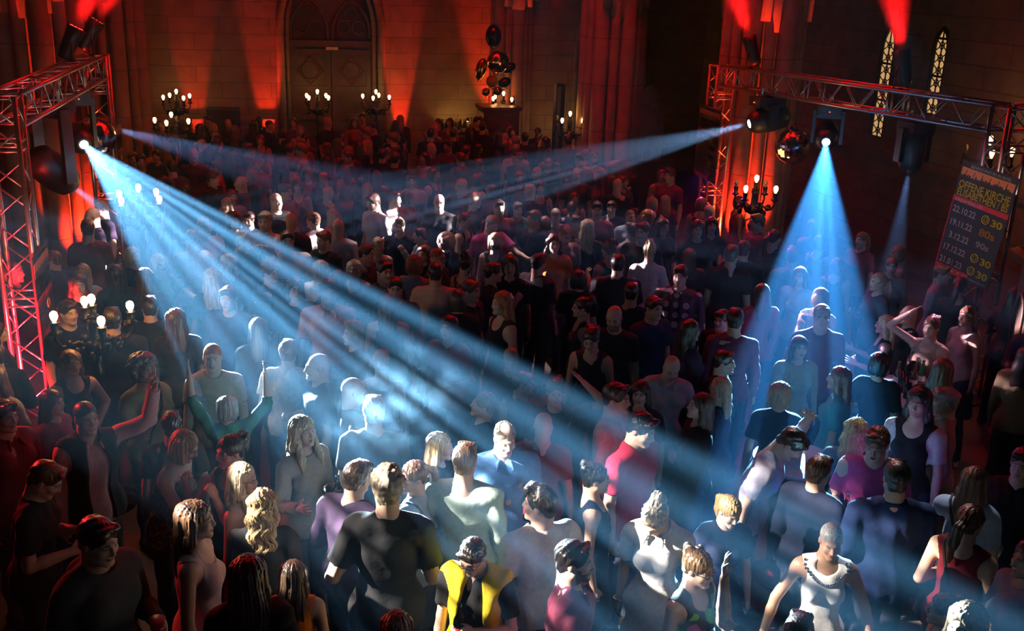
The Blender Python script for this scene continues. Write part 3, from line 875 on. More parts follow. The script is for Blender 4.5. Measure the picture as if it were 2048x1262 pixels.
def beam(a, b, label):
    c = (a+b)/2; d = (b-a); Ln = np.linalg.norm(d); d /= Ln
    r = empty('truss_beam', (c[0], c[1], BZ)); tag(r, label, 'lighting truss', 'horizontal truss beams')
    box_truss(r, -d*(Ln/2), d*(Ln/2), (0, 0, 1), np.cross(d, (0, 0, 1)))
dL = (farL-nearL)/np.linalg.norm(farL-nearL); dR = (farR-nearR)/np.linalg.norm(farR-nearR)
beam(nearL+dL*.15, farL-dL*.15, 'horizontal truss beam carrying the two dark red wash lights near the grey pier')
beam(nearR+dR*.15, farR-dR*.15, 'long horizontal truss beam carrying two red wash lights above the tall lancet windows')
beam(nearL-V3(2.2, 0, 0), nearL-V3(.15, 0, 0), 'short truss beam running outwards from the red-lit tower top')
beam(nearR+V3(.15, 0, 0), nearR+V3(2.2, 0, 0), 'short truss beam running outwards from the tower top above the tilted banner')

# ---------------------------------------------------------------- lamps of the rig
def look_head(root, lens_at, target, sc=1.0, lens_mat=None, base_up=True):
    """moving head hanging from the beam: base, yoke, head, lens; the root sits at the tilt axis"""
def moving_head(lens, target, top_z, label, sc=1.0, lit=True):
    lens = np.array(lens, float); d = _n(np.array(target)-lens); piv = lens-d*.24*sc
    r = empty('moving_head_light', piv); tag(r, label, 'stage light', 'moving head lights of the rig')
    pan = math.atan2(d[1], d[0]); Rp = np.array(Matrix.Rotation(pan, 3, 'Z'))
    ub = top_z-piv[2]
    m = MB(); m.box((0, 0, ub-.13), (.36*sc, .30*sc, .13), Rp); m.box((0, 0, ub-.05), (.12, .12, .06), Rp)
    m.build('base', M_black, r)
    y = MB()
    for s in (-1, 1):
        y.box(Rp @ V3(0, s*.19*sc, (ub-.2)/2-.02), (.12*sc, .045*sc, max(.1, ub-.2)+.16), Rp)
    y.box((0, 0, ub-.215), (.14*sc, .40*sc, .05), Rp)
    y.build('yoke', M_black, r)
    for s in (-1, 1): MB().tube([Rp @ V3(s*.1, 0, ub-.02), Rp @ V3(s*.1, 0, ub+.06)], .03, 8).build('clamp', M_alu, r)
    R = rot_to(d)
    hd = MB(); hd.lathe([(.001, -.30), (.09, -.30), (.150, -.24), (.165, -.08), (.160, .08), (.135, .18), (.085, .235), (.066, .24), (.06, .225)], (0, 0, 0), 24, R)
    for i in range(len(hd.v)): hd.v[i] = tuple(np.array(hd.v[i])*sc)
    h = hd.build('head', M_black, r, True)
    ls = MB(); ls.lathe([(.001, .232), (.052, .229), (.054, .222)], (0, 0, 0), 20, R)
    for i in range(len(ls.v)): ls.v[i] = tuple(np.array(ls.v[i])*sc)
    ls.build('lens', M_lens if lit else M_black, h, True)
    le = MB().box(Rp @ V3(.15*sc, .0, 0)+V3(0, 0, ub-.14), (.09*sc, .012, .012), Rp); le.build('indicator_light', M_led, r)
    return piv, d
def par(lens, d, label, base_z):
    lens = np.array(lens, float); d = _n(d); r = empty('wash_light', lens); tag(r, label, 'stage light', 'red wash lights on the truss')
    R = rot_to(d)
    MB().lathe([(.001, -.42), (.07, -.42), (.085, -.36), (.10, -.12), (.12, 0), (.112, 0), (.105, -.02)], (0, 0, 0), 22, R).build('can', M_black, r, True)
    l = MB(); l.lathe([(.001, -.012), (.108, -.016), (.108, -.02)], (0, 0, 0), 20, R); l.build('lens', M_redlens, r, True)
    y = MB(); c = -d*.2; s = _n(np.cross(d, (0, 0, 1))); b = V3(c[0], c[1], base_z-lens[2])
    y.tube([c+s*.12, c+s*.14+V3(0, 0, -.08), b+s*.14, b-s*.14, c-s*.14+V3(0, 0, -.08), c-s*.12], .012, 6); y.tube([b+V3(0, 0, .03), b-V3(0, 0, .05)], .035, 8)
    y.build('bracket', M_black, r, True)
    k = MB()
    for i in range(9):
        a = 2*PI*i/9; q = R @ V3(.07*math.cos(a), .07*math.sin(a), -.008); k.sphere(q, .016, 8, 5)
    k.build('led', M_redlens, r, True)
def spot(name, loc, target, energy, col, ang, blend=.15, rad=.04, gobo=None):
    d = bpy.data.lights.new(name, 'SPOT'); d.energy = energy; d.color = col; d.spot_size = math.radians(ang); d.spot_blend = blend; d.shadow_soft_size = rad
    o = bpy.data.objects.new(name, d); C.objects.link(o); o.location = loc
    o.rotation_euler = Vector(np.array(target)-np.array(loc)).to_track_quat('-Z', 'Y').to_euler()
    if gobo:
        sc, lo, core, seed = gobo[:4]; win = gobo[4] if len(gobo) > 4 else None
        d.use_nodes = True; nt = d.node_tree; N = nt.nodes; L = nt.links; em = N['Emission']
        tc = N.new('ShaderNodeTexCoord'); sx = N.new('ShaderNodeSeparateXYZ'); L.new(tc.outputs['Normal'], sx.inputs[0])
        def M(op, a, b=None):
            n = N.new('ShaderNodeMath'); n.operation = op
            for i, v in enumerate((a, b)):
                if v is None: continue
                if hasattr(v, 'links'): L.new(v, n.inputs[i])
                else: n.inputs[i].default_value = v
            return n.outputs[0]
        az = M('ABSOLUTE', sx.outputs[2]); tn = math.tan(math.radians(ang/2))
        u = M('DIVIDE', M('DIVIDE', sx.outputs[0], az), tn); v = M('DIVIDE', M('DIVIDE', sx.outputs[1], az), tn)
        cb = N.new('ShaderNodeCombineXYZ'); L.new(u, cb.inputs[0]); L.new(v, cb.inputs[1]); cb.inputs[2].default_value = seed
        vw = _n((.10, 1, -.30)); dv = _n(np.array(target)-np.array(loc)); nl = np.array(o.rotation_euler.to_matrix()).T @ _n(np.cross(dv, vw))
        w1 = M('ADD', M('MULTIPLY', u, float(nl[0])), M('MULTIPLY', v, float(nl[1])))      # the gobo's bars
        n1 = N.new('ShaderNodeTexNoise'); n1.noise_dimensions = '1D'; n1.inputs['Scale'].default_value = sc; n1.inputs['Detail'].default_value = 2.5; n1.inputs['Roughness'].default_value = .6
        L.new(M('ADD', w1, seed), n1.inputs['W'])
        mr = N.new('ShaderNodeMapRange'); mr.interpolation_type = 'SMOOTHSTEP'; mr.inputs[1].default_value = .40; mr.inputs[2].default_value = .62; mr.inputs[3].default_value = lo; mr.inputs[4].default_value = 1
        L.new(n1.outputs['Fac'], mr.inputs[0])
        vo = N.new('ShaderNodeTexVoronoi'); vo.inputs['Scale'].default_value = 3.2; L.new(cb.outputs[0], vo.inputs['Vector'])
        m2 = N.new('ShaderNodeMapRange'); m2.interpolation_type = 'SMOOTHSTEP'; m2.inputs[1].default_value = .25; m2.inputs[2].default_value = .55; m2.inputs[3].default_value = 1; m2.inputs[4].default_value = .45
        L.new(vo.outputs['Distance'], m2.inputs[0])
        st_ = M('MULTIPLY', mr.outputs[0], m2.outputs[0])
        if win:                                           # blades of the lamp closed from above and below
            ml = np.array(o.rotation_euler.to_matrix()).T @ (_n(np.cross(np.cross(dv, vw), dv))*1.0)
            wu = np.cross(np.cross(dv, vw), dv)
            if wu[2] < 0: ml = -ml
            w2 = M('ADD', M('MULTIPLY', u, float(ml[0])), M('MULTIPLY', v, float(ml[1])))
            for (e0, e1) in ((win[0]-.12, win[0]+.12), (win[1]+.12, win[1]-.12)):
                mw = N.new('ShaderNodeMapRange'); mw.interpolation_type = 'SMOOTHSTEP'; mw.inputs[1].default_value = min(e0, e1); mw.inputs[2].default_value = max(e0, e1)
                mw.inputs[3].default_value = 0 if e0 < e1 else 1; mw.inputs[4].default_value = 1 if e0 < e1 else 0
                L.new(w2, mw.inputs[0]); st_ = M('MULTIPLY', st_, mw.outputs[0])
        if core:
            r2 = M('ADD', M('MULTIPLY', u, u), M('MULTIPLY', v, v)); st_ = M('ADD', st_, M('MULTIPLY', M('EXPONENT', M('MULTIPLY', r2, -core[1])), core[0]))
        L.new(st_, em.inputs['Strength'])
    return o
def onbeamR(px, py):
    n = V3(-(nearR-farR)[1], (nearR-farR)[0], 0); d = ray(px, py); return cO+d*(((farR-cO) @ (n*V3(1, 1, 0)))/(d @ n))
def onbeamL(px, py):
    n = V3(-(farL-nearL)[1], (farL-nearL)[0], 0); d = ray(px, py); return cO+d*(((nearL-cO) @ (n*V3(1, 1, 0)))/(d @ n))
HANG = TOP-.33
LA, LD, LF = onbeamL(160, 290)+V3(.05, 0, 0), onbeamL(218, 255), onbeamL(145, 372)
LB, LC, LE = onbeamR(1652, 285), onbeamR(1497, 248)*1.0+ray(1497, 248)*-.55, onbeamR(1817, 345)
# ---------------------------------------------------------------- moving heads, washes, mirror balls
TA = atz(790, 930, 1.4); TB = V3(5.02, 8.33, 1.4); TC_ = V3(3.60, 13.9, 2.0); TD = V3(.80, 13.2, 2.0); TE = LE+V3(0, .05, -1.6); TF = aty(300, 492, 14.0)
moving_head(LA, TA, HANG+.05, 'moving head throwing the brightest wide blue beam across the crowd, beside a mirror ball')
moving_head(LF, TF, HANG+.05, 'big dark moving head with faint short beam, hanging by the red-lit tower', 1.25)
moving_head(LD, TD, HANG+.05, 'small moving head throwing a thin violet beam from behind the mirror ball')
moving_head(LC, TC_, HANG+.05, 'moving head throwing a flat blue beam sideways, under the truss corner above the hanging banner', 1.15)
moving_head(LB, TB, HANG+.05, 'moving head throwing the bright blue cone straight down, next to a mirror ball')
moving_head(LE, TE, HANG+.05, 'moving head throwing a narrow faint beam down toward the drinks table')
# a dark head standing unlit between mirror ball and beam
pL1, pL2 = onbeamL(150, 62), onbeamL(236, 44)
b1, b2 = onbeamL(128, 120), onbeamL(215, 95)
PAR = []
def upl(px, py, on, d, label):
    p = on(px, py); par(p, d, label, TOP); PAR.append((p, d))
upl(153, 55, onbeamL, (.50, .12, 1), 'red wash light with wide red glow, tilted up from the truss over the mirror ball')
pp = nearL+dL*4.55; par((pp[0]+.1, pp[1], 3.95), (.62, .2, 1), 'small red wash light at the end of the truss by the grey pier', TOP); PAR.append((V3(pp[0]+.1, pp[1], 3.95), V3(.62, .2, 1)))
upl(1497, 74, onbeamR, (-.28, .35, 1), 'red wash light tilted up above the truss corner with the hanging banner')
upl(1803, 101, onbeamR, (-.12, .3, 1), 'red wash light on the truss in front of the tall lancet windows')
def mirror_ball(c, r, label):
    o = empty('mirror_ball', c); tag(o, label, 'mirror ball', 'mirror balls under the truss')
    m = MB(); m.sphere((0, 0, 0), r, 40, 22); m.build('ball', M_chrome, o)
    m = MB(); m.tube([(0, 0, r*.97), (0, 0, HANG+.08-c[2])], .012, 8); m.lathe([(.06, r*.96), (.06, r+.03), (.02, r+.05)], (0, 0, 0), 12); m.build('hanger', M_black, o, True)
mirror_ball(onbeamL(182, 282)+V3(.0, .35, 0), .27, 'mirror ball hanging in the glare behind the brightest blue beam')
mirror_ball(onbeamR(1585, 293), .25, 'mirror ball hanging beside the bright blue cone, before the red columns')

# ---------------------------------------------------------------- banners
def paint(name, col, rough=.6):
    return MATS.get(name) or mat(name, col, rough)
def text_me(s, size, align='LEFT', bold=.0):
    cu = bpy.data.curves.new('lettering', 'FONT'); cu.body = s; cu.size = size; cu.align_x = align; cu.extrude = .001; cu.offset = bold; cu.resolution_u = 3
    o = bpy.data.objects.new('lettering', cu); C.objects.link(o)
    bpy.context.view_layer.update()
    me = bpy.data.meshes.new_from_object(o.evaluated_get(bpy.context.evaluated_depsgraph_get()))
    v = np.zeros(len(me.vertices)*3); me.vertices.foreach_get('co', v); f = [tuple(p.vertices) for p in me.polygons]
    bpy.data.objects.remove(o); bpy.data.curves.remove(cu); bpy.data.meshes.remove(me)
    return v.reshape(-1, 3), f
TXT = {}
def banner(TL, xdir, zdir, W, Hh, label):
    """a printed panel; reading direction xdir, top left corner TL"""
    x = _n(xdir); z = _n(zdir); nrm = np.cross(x, z)          # faces the reader
    r = empty('event_banner', TL-z*Hh); tag(r, label, 'banner', 'party dates banners on the truss towers')
    O = V3(0, 0, 0)
    Q = lambda u, v, w=0.0: x*u*W+z*v*Hh+nrm*w
    def panel(name, u0, v0, u1, v1, mt, w0=0, w1=.006, par_=None):
        m = MB(); vs = [Q(u, v, w) for w in (w0, w1) for u, v in ((u0, v0), (u1, v0), (u1, v1), (u0, v1))]
        m.add(vs, [(3, 2, 1, 0), (4, 5, 6, 7), (0, 1, 5, 4), (1, 2, 6, 5), (2, 3, 7, 6), (3, 0, 4, 7)]); return m.build(name, mt, par_ or r)
    sh = panel('sheet', 0, 0, 1, 1, paint('banner_black', (.02, .018, .018)))
    panel('picture_strip', .03, .845, .97, .945, paint('banner_orange', (.55, .16, .05)), .006, .008)
    m = MB(); rs = random.Random(3)
    for i in range(26):
        u = .05+.9*i/25; h = .02+.03*rs.random(); m.add([Q(u-.022, .845, .009), Q(u+.022, .845, .009), Q(u+.012, .85+h, .009), Q(u-.012, .85+h, .009)], [(0, 1, 2, 3)])
        if i % 4 == 1: m.add([Q(u+.01, .86, .0092), Q(u+.02, .86, .0092), Q(u+.045, .925, .0092), Q(u+.03, .925, .0092)], [(0, 1, 2, 3)])
    m.build('crowd_print', paint('banner_black', None), r)
    panel('red_stripe', 0, .640, 1, .685, paint('banner_red', (.50, .02, .025)), .006, .008)
    panel('red_footer', 0, 0, .62, .055, paint('banner_red', None), .006, .008)
    panel('red_border', 0, .0, .015, .64, paint('banner_red', None), .006, .0085)
    Y, Wt, Or, Li = paint('banner_yellow', (.75, .52, .02)), paint('banner_white', (.62, .6, .62)), paint('banner_amber', (.6, .24, .03)), paint('banner_lilac', (.45, .32, .42))
    jobs = {Y: [], Wt: [], Or: [], Li: []}
    def put(s, u, v, h, mt, squeeze=None, bold=.0):
        k = (s, bold)
        if k not in TXT: TXT[k] = text_me(s, 1.0, 'LEFT', bold)
        v_, f_ = TXT[k]; wd = v_[:, 0].max()
        sx = h*Hh if squeeze is None else squeeze*W/wd
        jobs[mt].append(([x*(u*W+p[0]*sx)+z*(v*Hh+p[1]*h*Hh)+nrm*.010 for p in v_], f_))
    put('BENEFIZ-PARTIES IN BASEL', .17, .955, .036, Wt, .72)
    put('OFFENE KIRCHE', .04, .765, .095, Y, .92, .02); put('ELISABETHEN / BS', .04, .697, .090, Y, .92, .02)
    put('ueparties.ch', .04, .648, .045, Wt, .50, .01)
    for i, s in enumerate(('22.10.22', '19.11.22', '3.12.22', '17.12.22', '21.01.23')):
        v = .545-.118*i; put(s, .05 if len(s) > 7 else .10, v, .080, Wt, .42 if len(s) > 7 else .37, .012)
        if i == 1: put('80s', .60, v, .09, Or, .28, .03)
        elif i == 2: put('90s', .60, v+.01, .075, Li, .24, .03)
        else:
            put('30', .75, v-.005, .085, Y, .20, .03); put('\u00dc', .615, v+.008, .050, Y, .07, .02)
            m = MB(); c = Q(.65, v+.028, .010)
            m.tube([c+x*.062*W*math.cos(t)+z*.062*W*math.sin(t) for t in np.linspace(0, 2*PI, 20, endpoint=False)], .0045, 5, closed=True); jobs[Y].append((m.v, m.f))
    for i, u in enumerate((.06, .18, .33, .44, .54)):
        m = MB(); c = Q(u, .027, .010); m.tube([c+x*.012*math.cos(t)+z*.012*math.sin(t) for t in np.linspace(0, 2*PI, 10, endpoint=False)], .003, 4, closed=True); jobs[(Or, Wt, Y, Y, Wt)[i]].append((m.v, m.f))
    put('ueparties.ch', .65, .018, .03, Wt, .3)
    for mt, js in jobs.items():
        m = MB()
        for v_, f_ in js: m.add(v_, f_)
        m.build('lettering', mt, r)
    return r
# near banner: hangs askew on the tower by the drinks table, faces the nave
TLn = cO+(V3(8.01, 10.51, 2.83)-cO)*.975; bx = V3(.18, -.76, -.09); bz = V3(.07, -.29, 1.31)
bz = bz-_n(bx)*(bz @ _n(bx))
banner(TLn, bx, bz, .77, 1.31, 'dates banner hanging askew on the truss tower by the drinks table')
banner(V3(6.80, 15.42, 2.88), V3(0, -1, -.02), V3(0, 0, 1), .80, 1.12, 'dates banner on the truss tower before the red columns, crossed by the flat beam')
fl = nearL+V3(.19, 0, 0)
TLl = atx(63, 517, fl[0]); TRl = atx(94, 485, fl[0]); BLl = atx(95, 793, fl[0])
banner(TLl, V3(0, 1, 0), V3(0, 0, 1), .74, 1.36, 'dates banner on the red-lit tower, glowing yellow beside a candelabra bulb')
banner(V3(farL[0]+.2, farL[1]-.3, 2.6), V3(0, 1, 0), V3(0, 0, 1), .7, 1.2, 'dates banner edge-on on the far tower behind the mirror ball')

# ---------------------------------------------------------------- candelabra
BULBS = []
def candelabrum(arm_r=.31, n=5):
    r = empty('floor_candelabra', (0, 0, 0))
    m = MB(); m.lathe([(.22, 0), (.22, .03), (.17, .06), (.10, .10), (.06, .16)], (0, 0, 0), 18)
    for k in range(3):
        a = 2*PI*k/3+.5; m.tube([(.12*math.cos(a), .12*math.sin(a), .12), (.22*math.cos(a), .22*math.sin(a), .1), (.27*math.cos(a), .27*math.sin(a), .02)], [.03, .035, .03], 8)
    m.build('base', M_iron, r, True)
    pf = [(.045, .14), (.03, .2), (.028, .42), (.055, .46), (.06, .50), (.03, .54), (.026, .82), (.05, .86), (.07, .90), (.075, .94), (.04, .98), (.03, 1.02), (.03, 1.16), (.055, 1.2), (.065, 1.25), (.04, 1.30), (.035, 1.42)]
    MB().lathe(pf, (0, 0, 0), 14).build('stem', M_iron, r, True)
    m = MB(); m.lathe([(.03, 1.38), (.10, 1.42), (.13, 1.47), (.08, 1.50), (.05, 1.55), (.045, 1.66), (.06, 1.70), (.03, 1.72)], (0, 0, 0), 16)
    rs = random.Random(2)
    for k in range(20):
        a = 2*PI*k/20; q = .11+.10*(k % 2); m.sphere((q*math.cos(a), q*math.sin(a), 1.445+.03*(k % 3)), .035, 7, 5, (1, 1, 1.3))
    m.build('foliate_hub', M_iron, r, True)
    for k in range(n):
        a = 2*PI*k/(n-1)+.35; cx, cy = math.cos(a), math.sin(a)
        if k < n-1:
            pts = [(.05, 1.46), (.14, 1.52), (.21, 1.50), (.27, 1.50), (arm_r, 1.56), (arm_r, 1.62)]; zz = 1.62; rx = arm_r
            ar = MB().tube([(q*cx, q*cy, z) for q, z in pts], [.02, .017, .02, .016, .016, .014], 8).build('arm', M_iron, r, True)
        else: zz = 1.72; rx = 0; ar = MB().lathe([(.02, 1.70), (.03, 1.74)], (0, 0, 0), 10).build('arm', M_iron, r, True)
        c = (rx*cx, rx*cy, zz)
        MB().lathe([(.015, -.02), (.052, .0), (.055, .012), (.03, .02), (.034, .09), (.04, .10), (.03, .10)], c, 12).build('candle_cup', M_iron, ar, True)
        b = MB(); b.lathe([(.012, .095), (.016, .11), (.028, .13), (.034, .155), (.028, .180), (.012, .192), (.001, .195)], c, 12)
        o = b.build('bulb', M_bulb, ar, True)
    return r
def copy_tree(o, parent=None):
    c = o.copy(); C.objects.link(c)
    if parent: c.parent = parent
    for ch in list(o.children): copy_tree(ch, c)
    return c
cands = [
 ((1.0, 185, 622), .0, 0, 'ornate five-bulb candelabra in the dim crowd beside the red-lit truss tower'),
 ((1.0, 278, 393), .6, 0, 'candelabra with bulbs glowing inside the brightest blue beam near its lamp'),
 ((1.0, 1512, 372), .3, 2, 'black candelabra standing before the red columns, two bulbs unlit'),
 ((1.0, 353, 193), .2, 0, 'tall candelabra before the back wall, beside the narrow red uplight strip'),
 ((1.0, 343, 241), 1.0, 1, 'lower candelabra in the rear crowd, under the one by the red strip'),
 ((1.0, 635, 193), .5, 0, 'candelabra standing before the middle of the carved church doors'),
 ((1.0, 752, 193), .9, 0, 'candelabra at the edge of the church doors beside the red wall glow'),
 ((1.0, 1007, 196), .1, 1, 'candelabra under the balloon cluster before the red-lit pier'),
 ((1.0, 1140, 238), .4, 2, 'candelabra beside the tall thin column speaker'),
 ((1.0, 1978, 300), .7, 2, 'candelabra by the yellow wall, seen behind the tower with the askew banner'),
]
proto = None; CAND_LIGHTS = []
for i, ((s, px, py), rz, off, lab) in enumerate(cands):
    zb = 1.95
    if i in (3, 5, 6, 7): zb = 1.95
    p = atz(px, py, zb)
    if i == 9: p = atx(px, py, 10.2); zb = p[2]
    if i == 0: p = atz(px, py, 1.86); zb = 1.86
    o = proto if proto is None else None
    if proto is None: proto = candelabrum(); o = proto
    else: o = copy_tree(proto)
    sc = zb/1.77
    o.location = (p[0], p[1], 0); o.rotation_euler = (0, 0, rz); o.scale = (1.0, 1.0, sc)
    tag(o, lab, 'candelabra', 'floor candelabra')
    k = 0
    for ar in o.children:
        if ar.name.split('.')[0] == 'arm':
            for b in ar.children:
                if b.name.startswith('bulb') and k < off:
                    b.data = b.data.copy(); b.data.materials[0] = M_unlit
            k += 1
    CAND_LIGHTS.append(V3(p[0], p[1], zb+.06))

# ---------------------------------------------------------------- bar, balloons and the things at the back wall
bc = aty(905, 290, 24.0)
r = empty('bar_counter', (bc[0], 24.1, 0)); tag(r, 'low bar counter along the yellow-lit back wall, topped with bottles', 'bar counter')
MB().bb((-.62, -.3, 0), (.58, .3, 1.05)).build('body', M_wood, r); MB().bb((-.66, -.36, 1.05), (.62, .36, 1.1)).build('worktop', M_wood, r)
def bottle(loc, sc, mt, name, label, group=None, cat='bottle', rot=None, parts=True, fill=None):
    o = empty(name, loc); tag(o, label, cat, group)
    if rot is not None: o.rotation_euler = rot
    b = MB(); b.lathe([(.001, 0), (.034, 0), (.036, .01), (.036, .12), (.033, .145), (.016, .19), (.0135, .235), (.016, .238), (.016, .25), (.001, .25)], (0, 0, 0), 14)
    b.v = [tuple(np.array(p)*sc) for p in b.v]; b.build('glass', mt, o, True)
    l = MB(); l.lathe([(.0365, .05), (.037, .051), (.037, .10), (.0365, .101)], (0, 0, 0), 14); l.v = [tuple(np.array(p)*sc) for p in l.v]; l.build('paper_label', M_red if fill else M_whitetop, o, True)
    if fill: f = MB(); f.lathe([(.001, .004), (.033, .004), (.033, .11), (.001, .11)], (0, 0, 0), 12); f.v = [tuple(np.array(p)*sc) for p in f.v]; f.build('drink', M_cola, o, True)
    return o
for i, px in enumerate((880, 886, 891, 896, 901, 913, 917, 922, 927, 932)):
    p = aty(px, 272, 24.05); bottle((p[0], p[1]+(.09 if i % 2 else -.06), 1.1), 1.3+.1*(i % 3), (M_gglass, M_bglass, M_glass)[i % 3], 'bar_bottle', '%s bottle on the bar counter before the yellow-lit wall' % ('green', 'brown', 'clear')[i % 3], 'bottles on the bar, %s' % ('green', 'brown', 'clear')[i % 3])
p = aty(985, 250, 23.75)
r = empty('organ_cabinet', (p[0]+.12, 23.7, 0)); tag(r, 'dark wooden cabinet with pale end panel beside the bar', 'cabinet')
MB().bb((-.42, -.35, 0), (.42, .35, 1.75)).build('body', M_wood, r); MB().bb((-.47, -.4, 1.75), (.47, .4, 1.83)).build('cornice', M_wood, r)
MB().bb((-.45, -.37, .1), (-.42, .36, 1.7)).build('end_panel', M_whitetop, r); m = MB()
for k in range(4): m.bb((-.38, -.37, .2+.38*k), (.38, -.35, .5+.38*k))
m.build('front_panel', M_wood, r)
p = aty(935, 240, 23.9)
r = empty('bar_lamp', (p[0], p[1], 1.1)); tag(r, 'small gooseneck lamp shining down over the bar bottles', 'lamp')
MB().lathe([(.08, 0), (.08, .02), (.02, .03)], (0, 0, 0), 12).build('base', M_black, r, True)
MB().tube([(0, 0, .02), (.1, 0, .4), (.12, 0, p[2]-1.1+.06), (.03, 0, p[2]-1.1+.05)], .01, 6).build('neck', M_black, r, True)
MB().lathe([(.015, .06), (.06, -.02), (.055, -.02)], (0, 0, p[2]-1.1), 12).build('lamp_shade', M_black, r, True); MB().sphere((0, 0, p[2]-1.1), .035, 10, 6).build('bulb', M_bulb, r, True)
BARL = p
YBAL = 23.6
def balloon(px, py, rx, rz, ry, mt, label, y=YBAL, tilt=0.0, foil=True):
    p = aty(px, py, y); k = depth(p)/FPX
    o = empty('balloon', p); tag(o, label, 'balloon', 'party balloons over the candelabra'); o.rotation_euler = (0, tilt, 0)
    m = MB(); m.sphere((0, 0, 0), 1, 22, 14, (rx*k, ry*k, rz*k)); ob = m.build('skin', mt, o, True)
    m = MB(); m.lathe([(.012, -rz*k-.04), (.02, -rz*k-.03), (.008, -rz*k+.01)], (0, 0, 0), 8); m.build('knot', mt, o, True)
balloon(987, 72, 16, 23, 14, M_darkfoil, 'black balloon floating topmost of the cluster')
balloon(996, 124, 23, 22, 13, M_gold, 'large round gold foil balloon in the middle of the cluster', 23.45)
balloon(962, 138, 11, 22, 8, M_gold, 'narrow gold foil balloon seen nearly edge-on', 23.7, .25)
balloon(1018, 136, 15, 10, 9, M_darkfoil, 'black foil balloon sticking out beside the red pier', 23.7, -.5)
balloon(984, 163, 12, 12, 12, M_yellow, 'matt yellow round balloon low in the cluster', 23.3)
balloon(1009, 165, 14, 10, 9, M_darkfoil, 'small black foil balloon beside the matt yellow one', 23.6, -.4)
balloon(972, 184, 9, 8, 7, M_gold, 'small gold balloon, lowest of the cluster on the wall side', 23.5)
balloon(995, 182, 10, 9, 7, M_gold, 'small gold balloon just above the candelabra bulbs', 23.5)
p = aty(1120, 168, 22.8)
r = empty('column_speaker', (p[0], 22.8, 0)); tag(r, 'tall thin column loudspeaker with bright edge by the grey pier', 'loudspeaker')
MB().bb((-.10, -.10, .5), (.10, .12, p[2])).build('cabinet', M_black, r); MB().bb((-.08, -.125, .55), (.0, -.10, p[2]-.05)).build('grille', M_alu, r); MB().lathe([(.3, 0), (.3, .03), (.06, .06), (.05, .5)], (0, 0, 0), 16).build('base', M_black, r, True)
p = aty(447, 216, 24.7)
r = empty('black_cabinet', (p[0], 24.6, 0)); tag(r, 'plain black cabinet against the back wall between two red uplights', 'cabinet')
MB().bb((-.36, -.3, 0), (.36, .3, p[2])).build('body', M_rubber, r)
m = MB(); m.bb((-.33, -.32, .05), (-.01, -.3, p[2]-.05)); m.build('door', M_rubber, r); m = MB(); m.bb((.01, -.32, .05), (.33, -.3, p[2]-.05)); m.build('door', M_rubber, r)
# draped figure by the pier and the small pale statue
p = aty(1303, 170, 21.5)
r = empty('robed_statue', (p[0], 21.5, 0)); tag(r, 'tall pale robed statue standing against the dark pier beside the arch', 'statue')
F = Field(*grid_for(V3(-.45, -.35, .9), V3(.45, .35, p[2]+.05), .03))
ht = p[2]
F.ell((0, 0, ht-.16), (.12, .14, .16), None, .05); F.rc((0, 0, ht-.35), (0, 0, 1.0), .22, .32, .1); F.rc((-.24, 0, ht-.45), (-.2, -.05, 1.3), .09, .12, .06); F.rc((.24, 0, ht-.45), (.22, -.05, 1.3), .09, .12, .06)
F.disp(lambda X, Y, Z: .014*np.sin(22*np.arctan2(X, Y+.001)+2*Z)+0*Z)
P_, F_ = F.mesh(); link('figure', mesh_np('figure', P_, F_), M_linen, r)
MB().bb((-.36, -.36, 0), (.36, .36, .95)).build('plinth', M_col, r)
p = atz(1146, 270, 1.45)
r = empty('marble_statue', (p[0], p[1], 0)); tag(r, 'small white marble figure on a plinth beside the column speaker candelabra', 'statue')
F = Field(*grid_for(V3(-.25, -.22, 1.0), V3(.25, .22, 1.78), .018))
F.ell((0, 0, 1.62), (.075, .085, .10), None, .03); F.rc((0, 0, 1.5), (0, 0, 1.05), .09, .13, .05); F.rc((-.12, 0, 1.42), (-.1, -.1, 1.2), .045, .035, .03); F.rc((.12, 0, 1.42), (.02, -.12, 1.3), .045, .035, .03)
P_, F_ = F.mesh(); link('figure', mesh_np('figure', P_, F_), M_marble, r, (0, 0, -.17)); MB().lathe([(.2, 0), (.2, .1), (.15, .14), (.14, .73), (.18, .80), (.18, .86)], (0, 0, 0), 14).build('plinth', M_col, r, True)
# pulpit at the edge
p = atx(2004, 500, 7.4)
r = empty('pulpit', (7.95, 9.05, 0)); tag(r, 'dark carved wooden pulpit with moulded rim, in front of the askew banner', 'pulpit')
zr = p[2]
py_ = V3(7.75, 8.55, 0)
r.location = (8.0, 8.45, 0)
MB().lathe([(.60, 0), (.60, .2), (.52, .3), (.52, zr-.15)], (0, 0, 0), 8).build('body', M_wood, r)
MB().lathe([(.52, zr-.15), (.60, zr-.10), (.64, zr-.04), (.66, zr), (.60, zr+.02), (.58, zr+.03)], (0, 0, 0), 8).build('moulded_rim', M_wood, r)
m = MB()
for k in range(8):
    a = 2*PI*(k+.5)/8; t = V3(-math.sin(a), math.cos(a), 0); c = V3(math.cos(a), math.sin(a), 0)*.49
    m.tube([c+t*u+V3(0, 0, z) for u, z in arch_pts(-.14, .14, .5, zr-.65, 1.0, 5)], .02, 6)
m.build('tracery', M_wood, r, True)
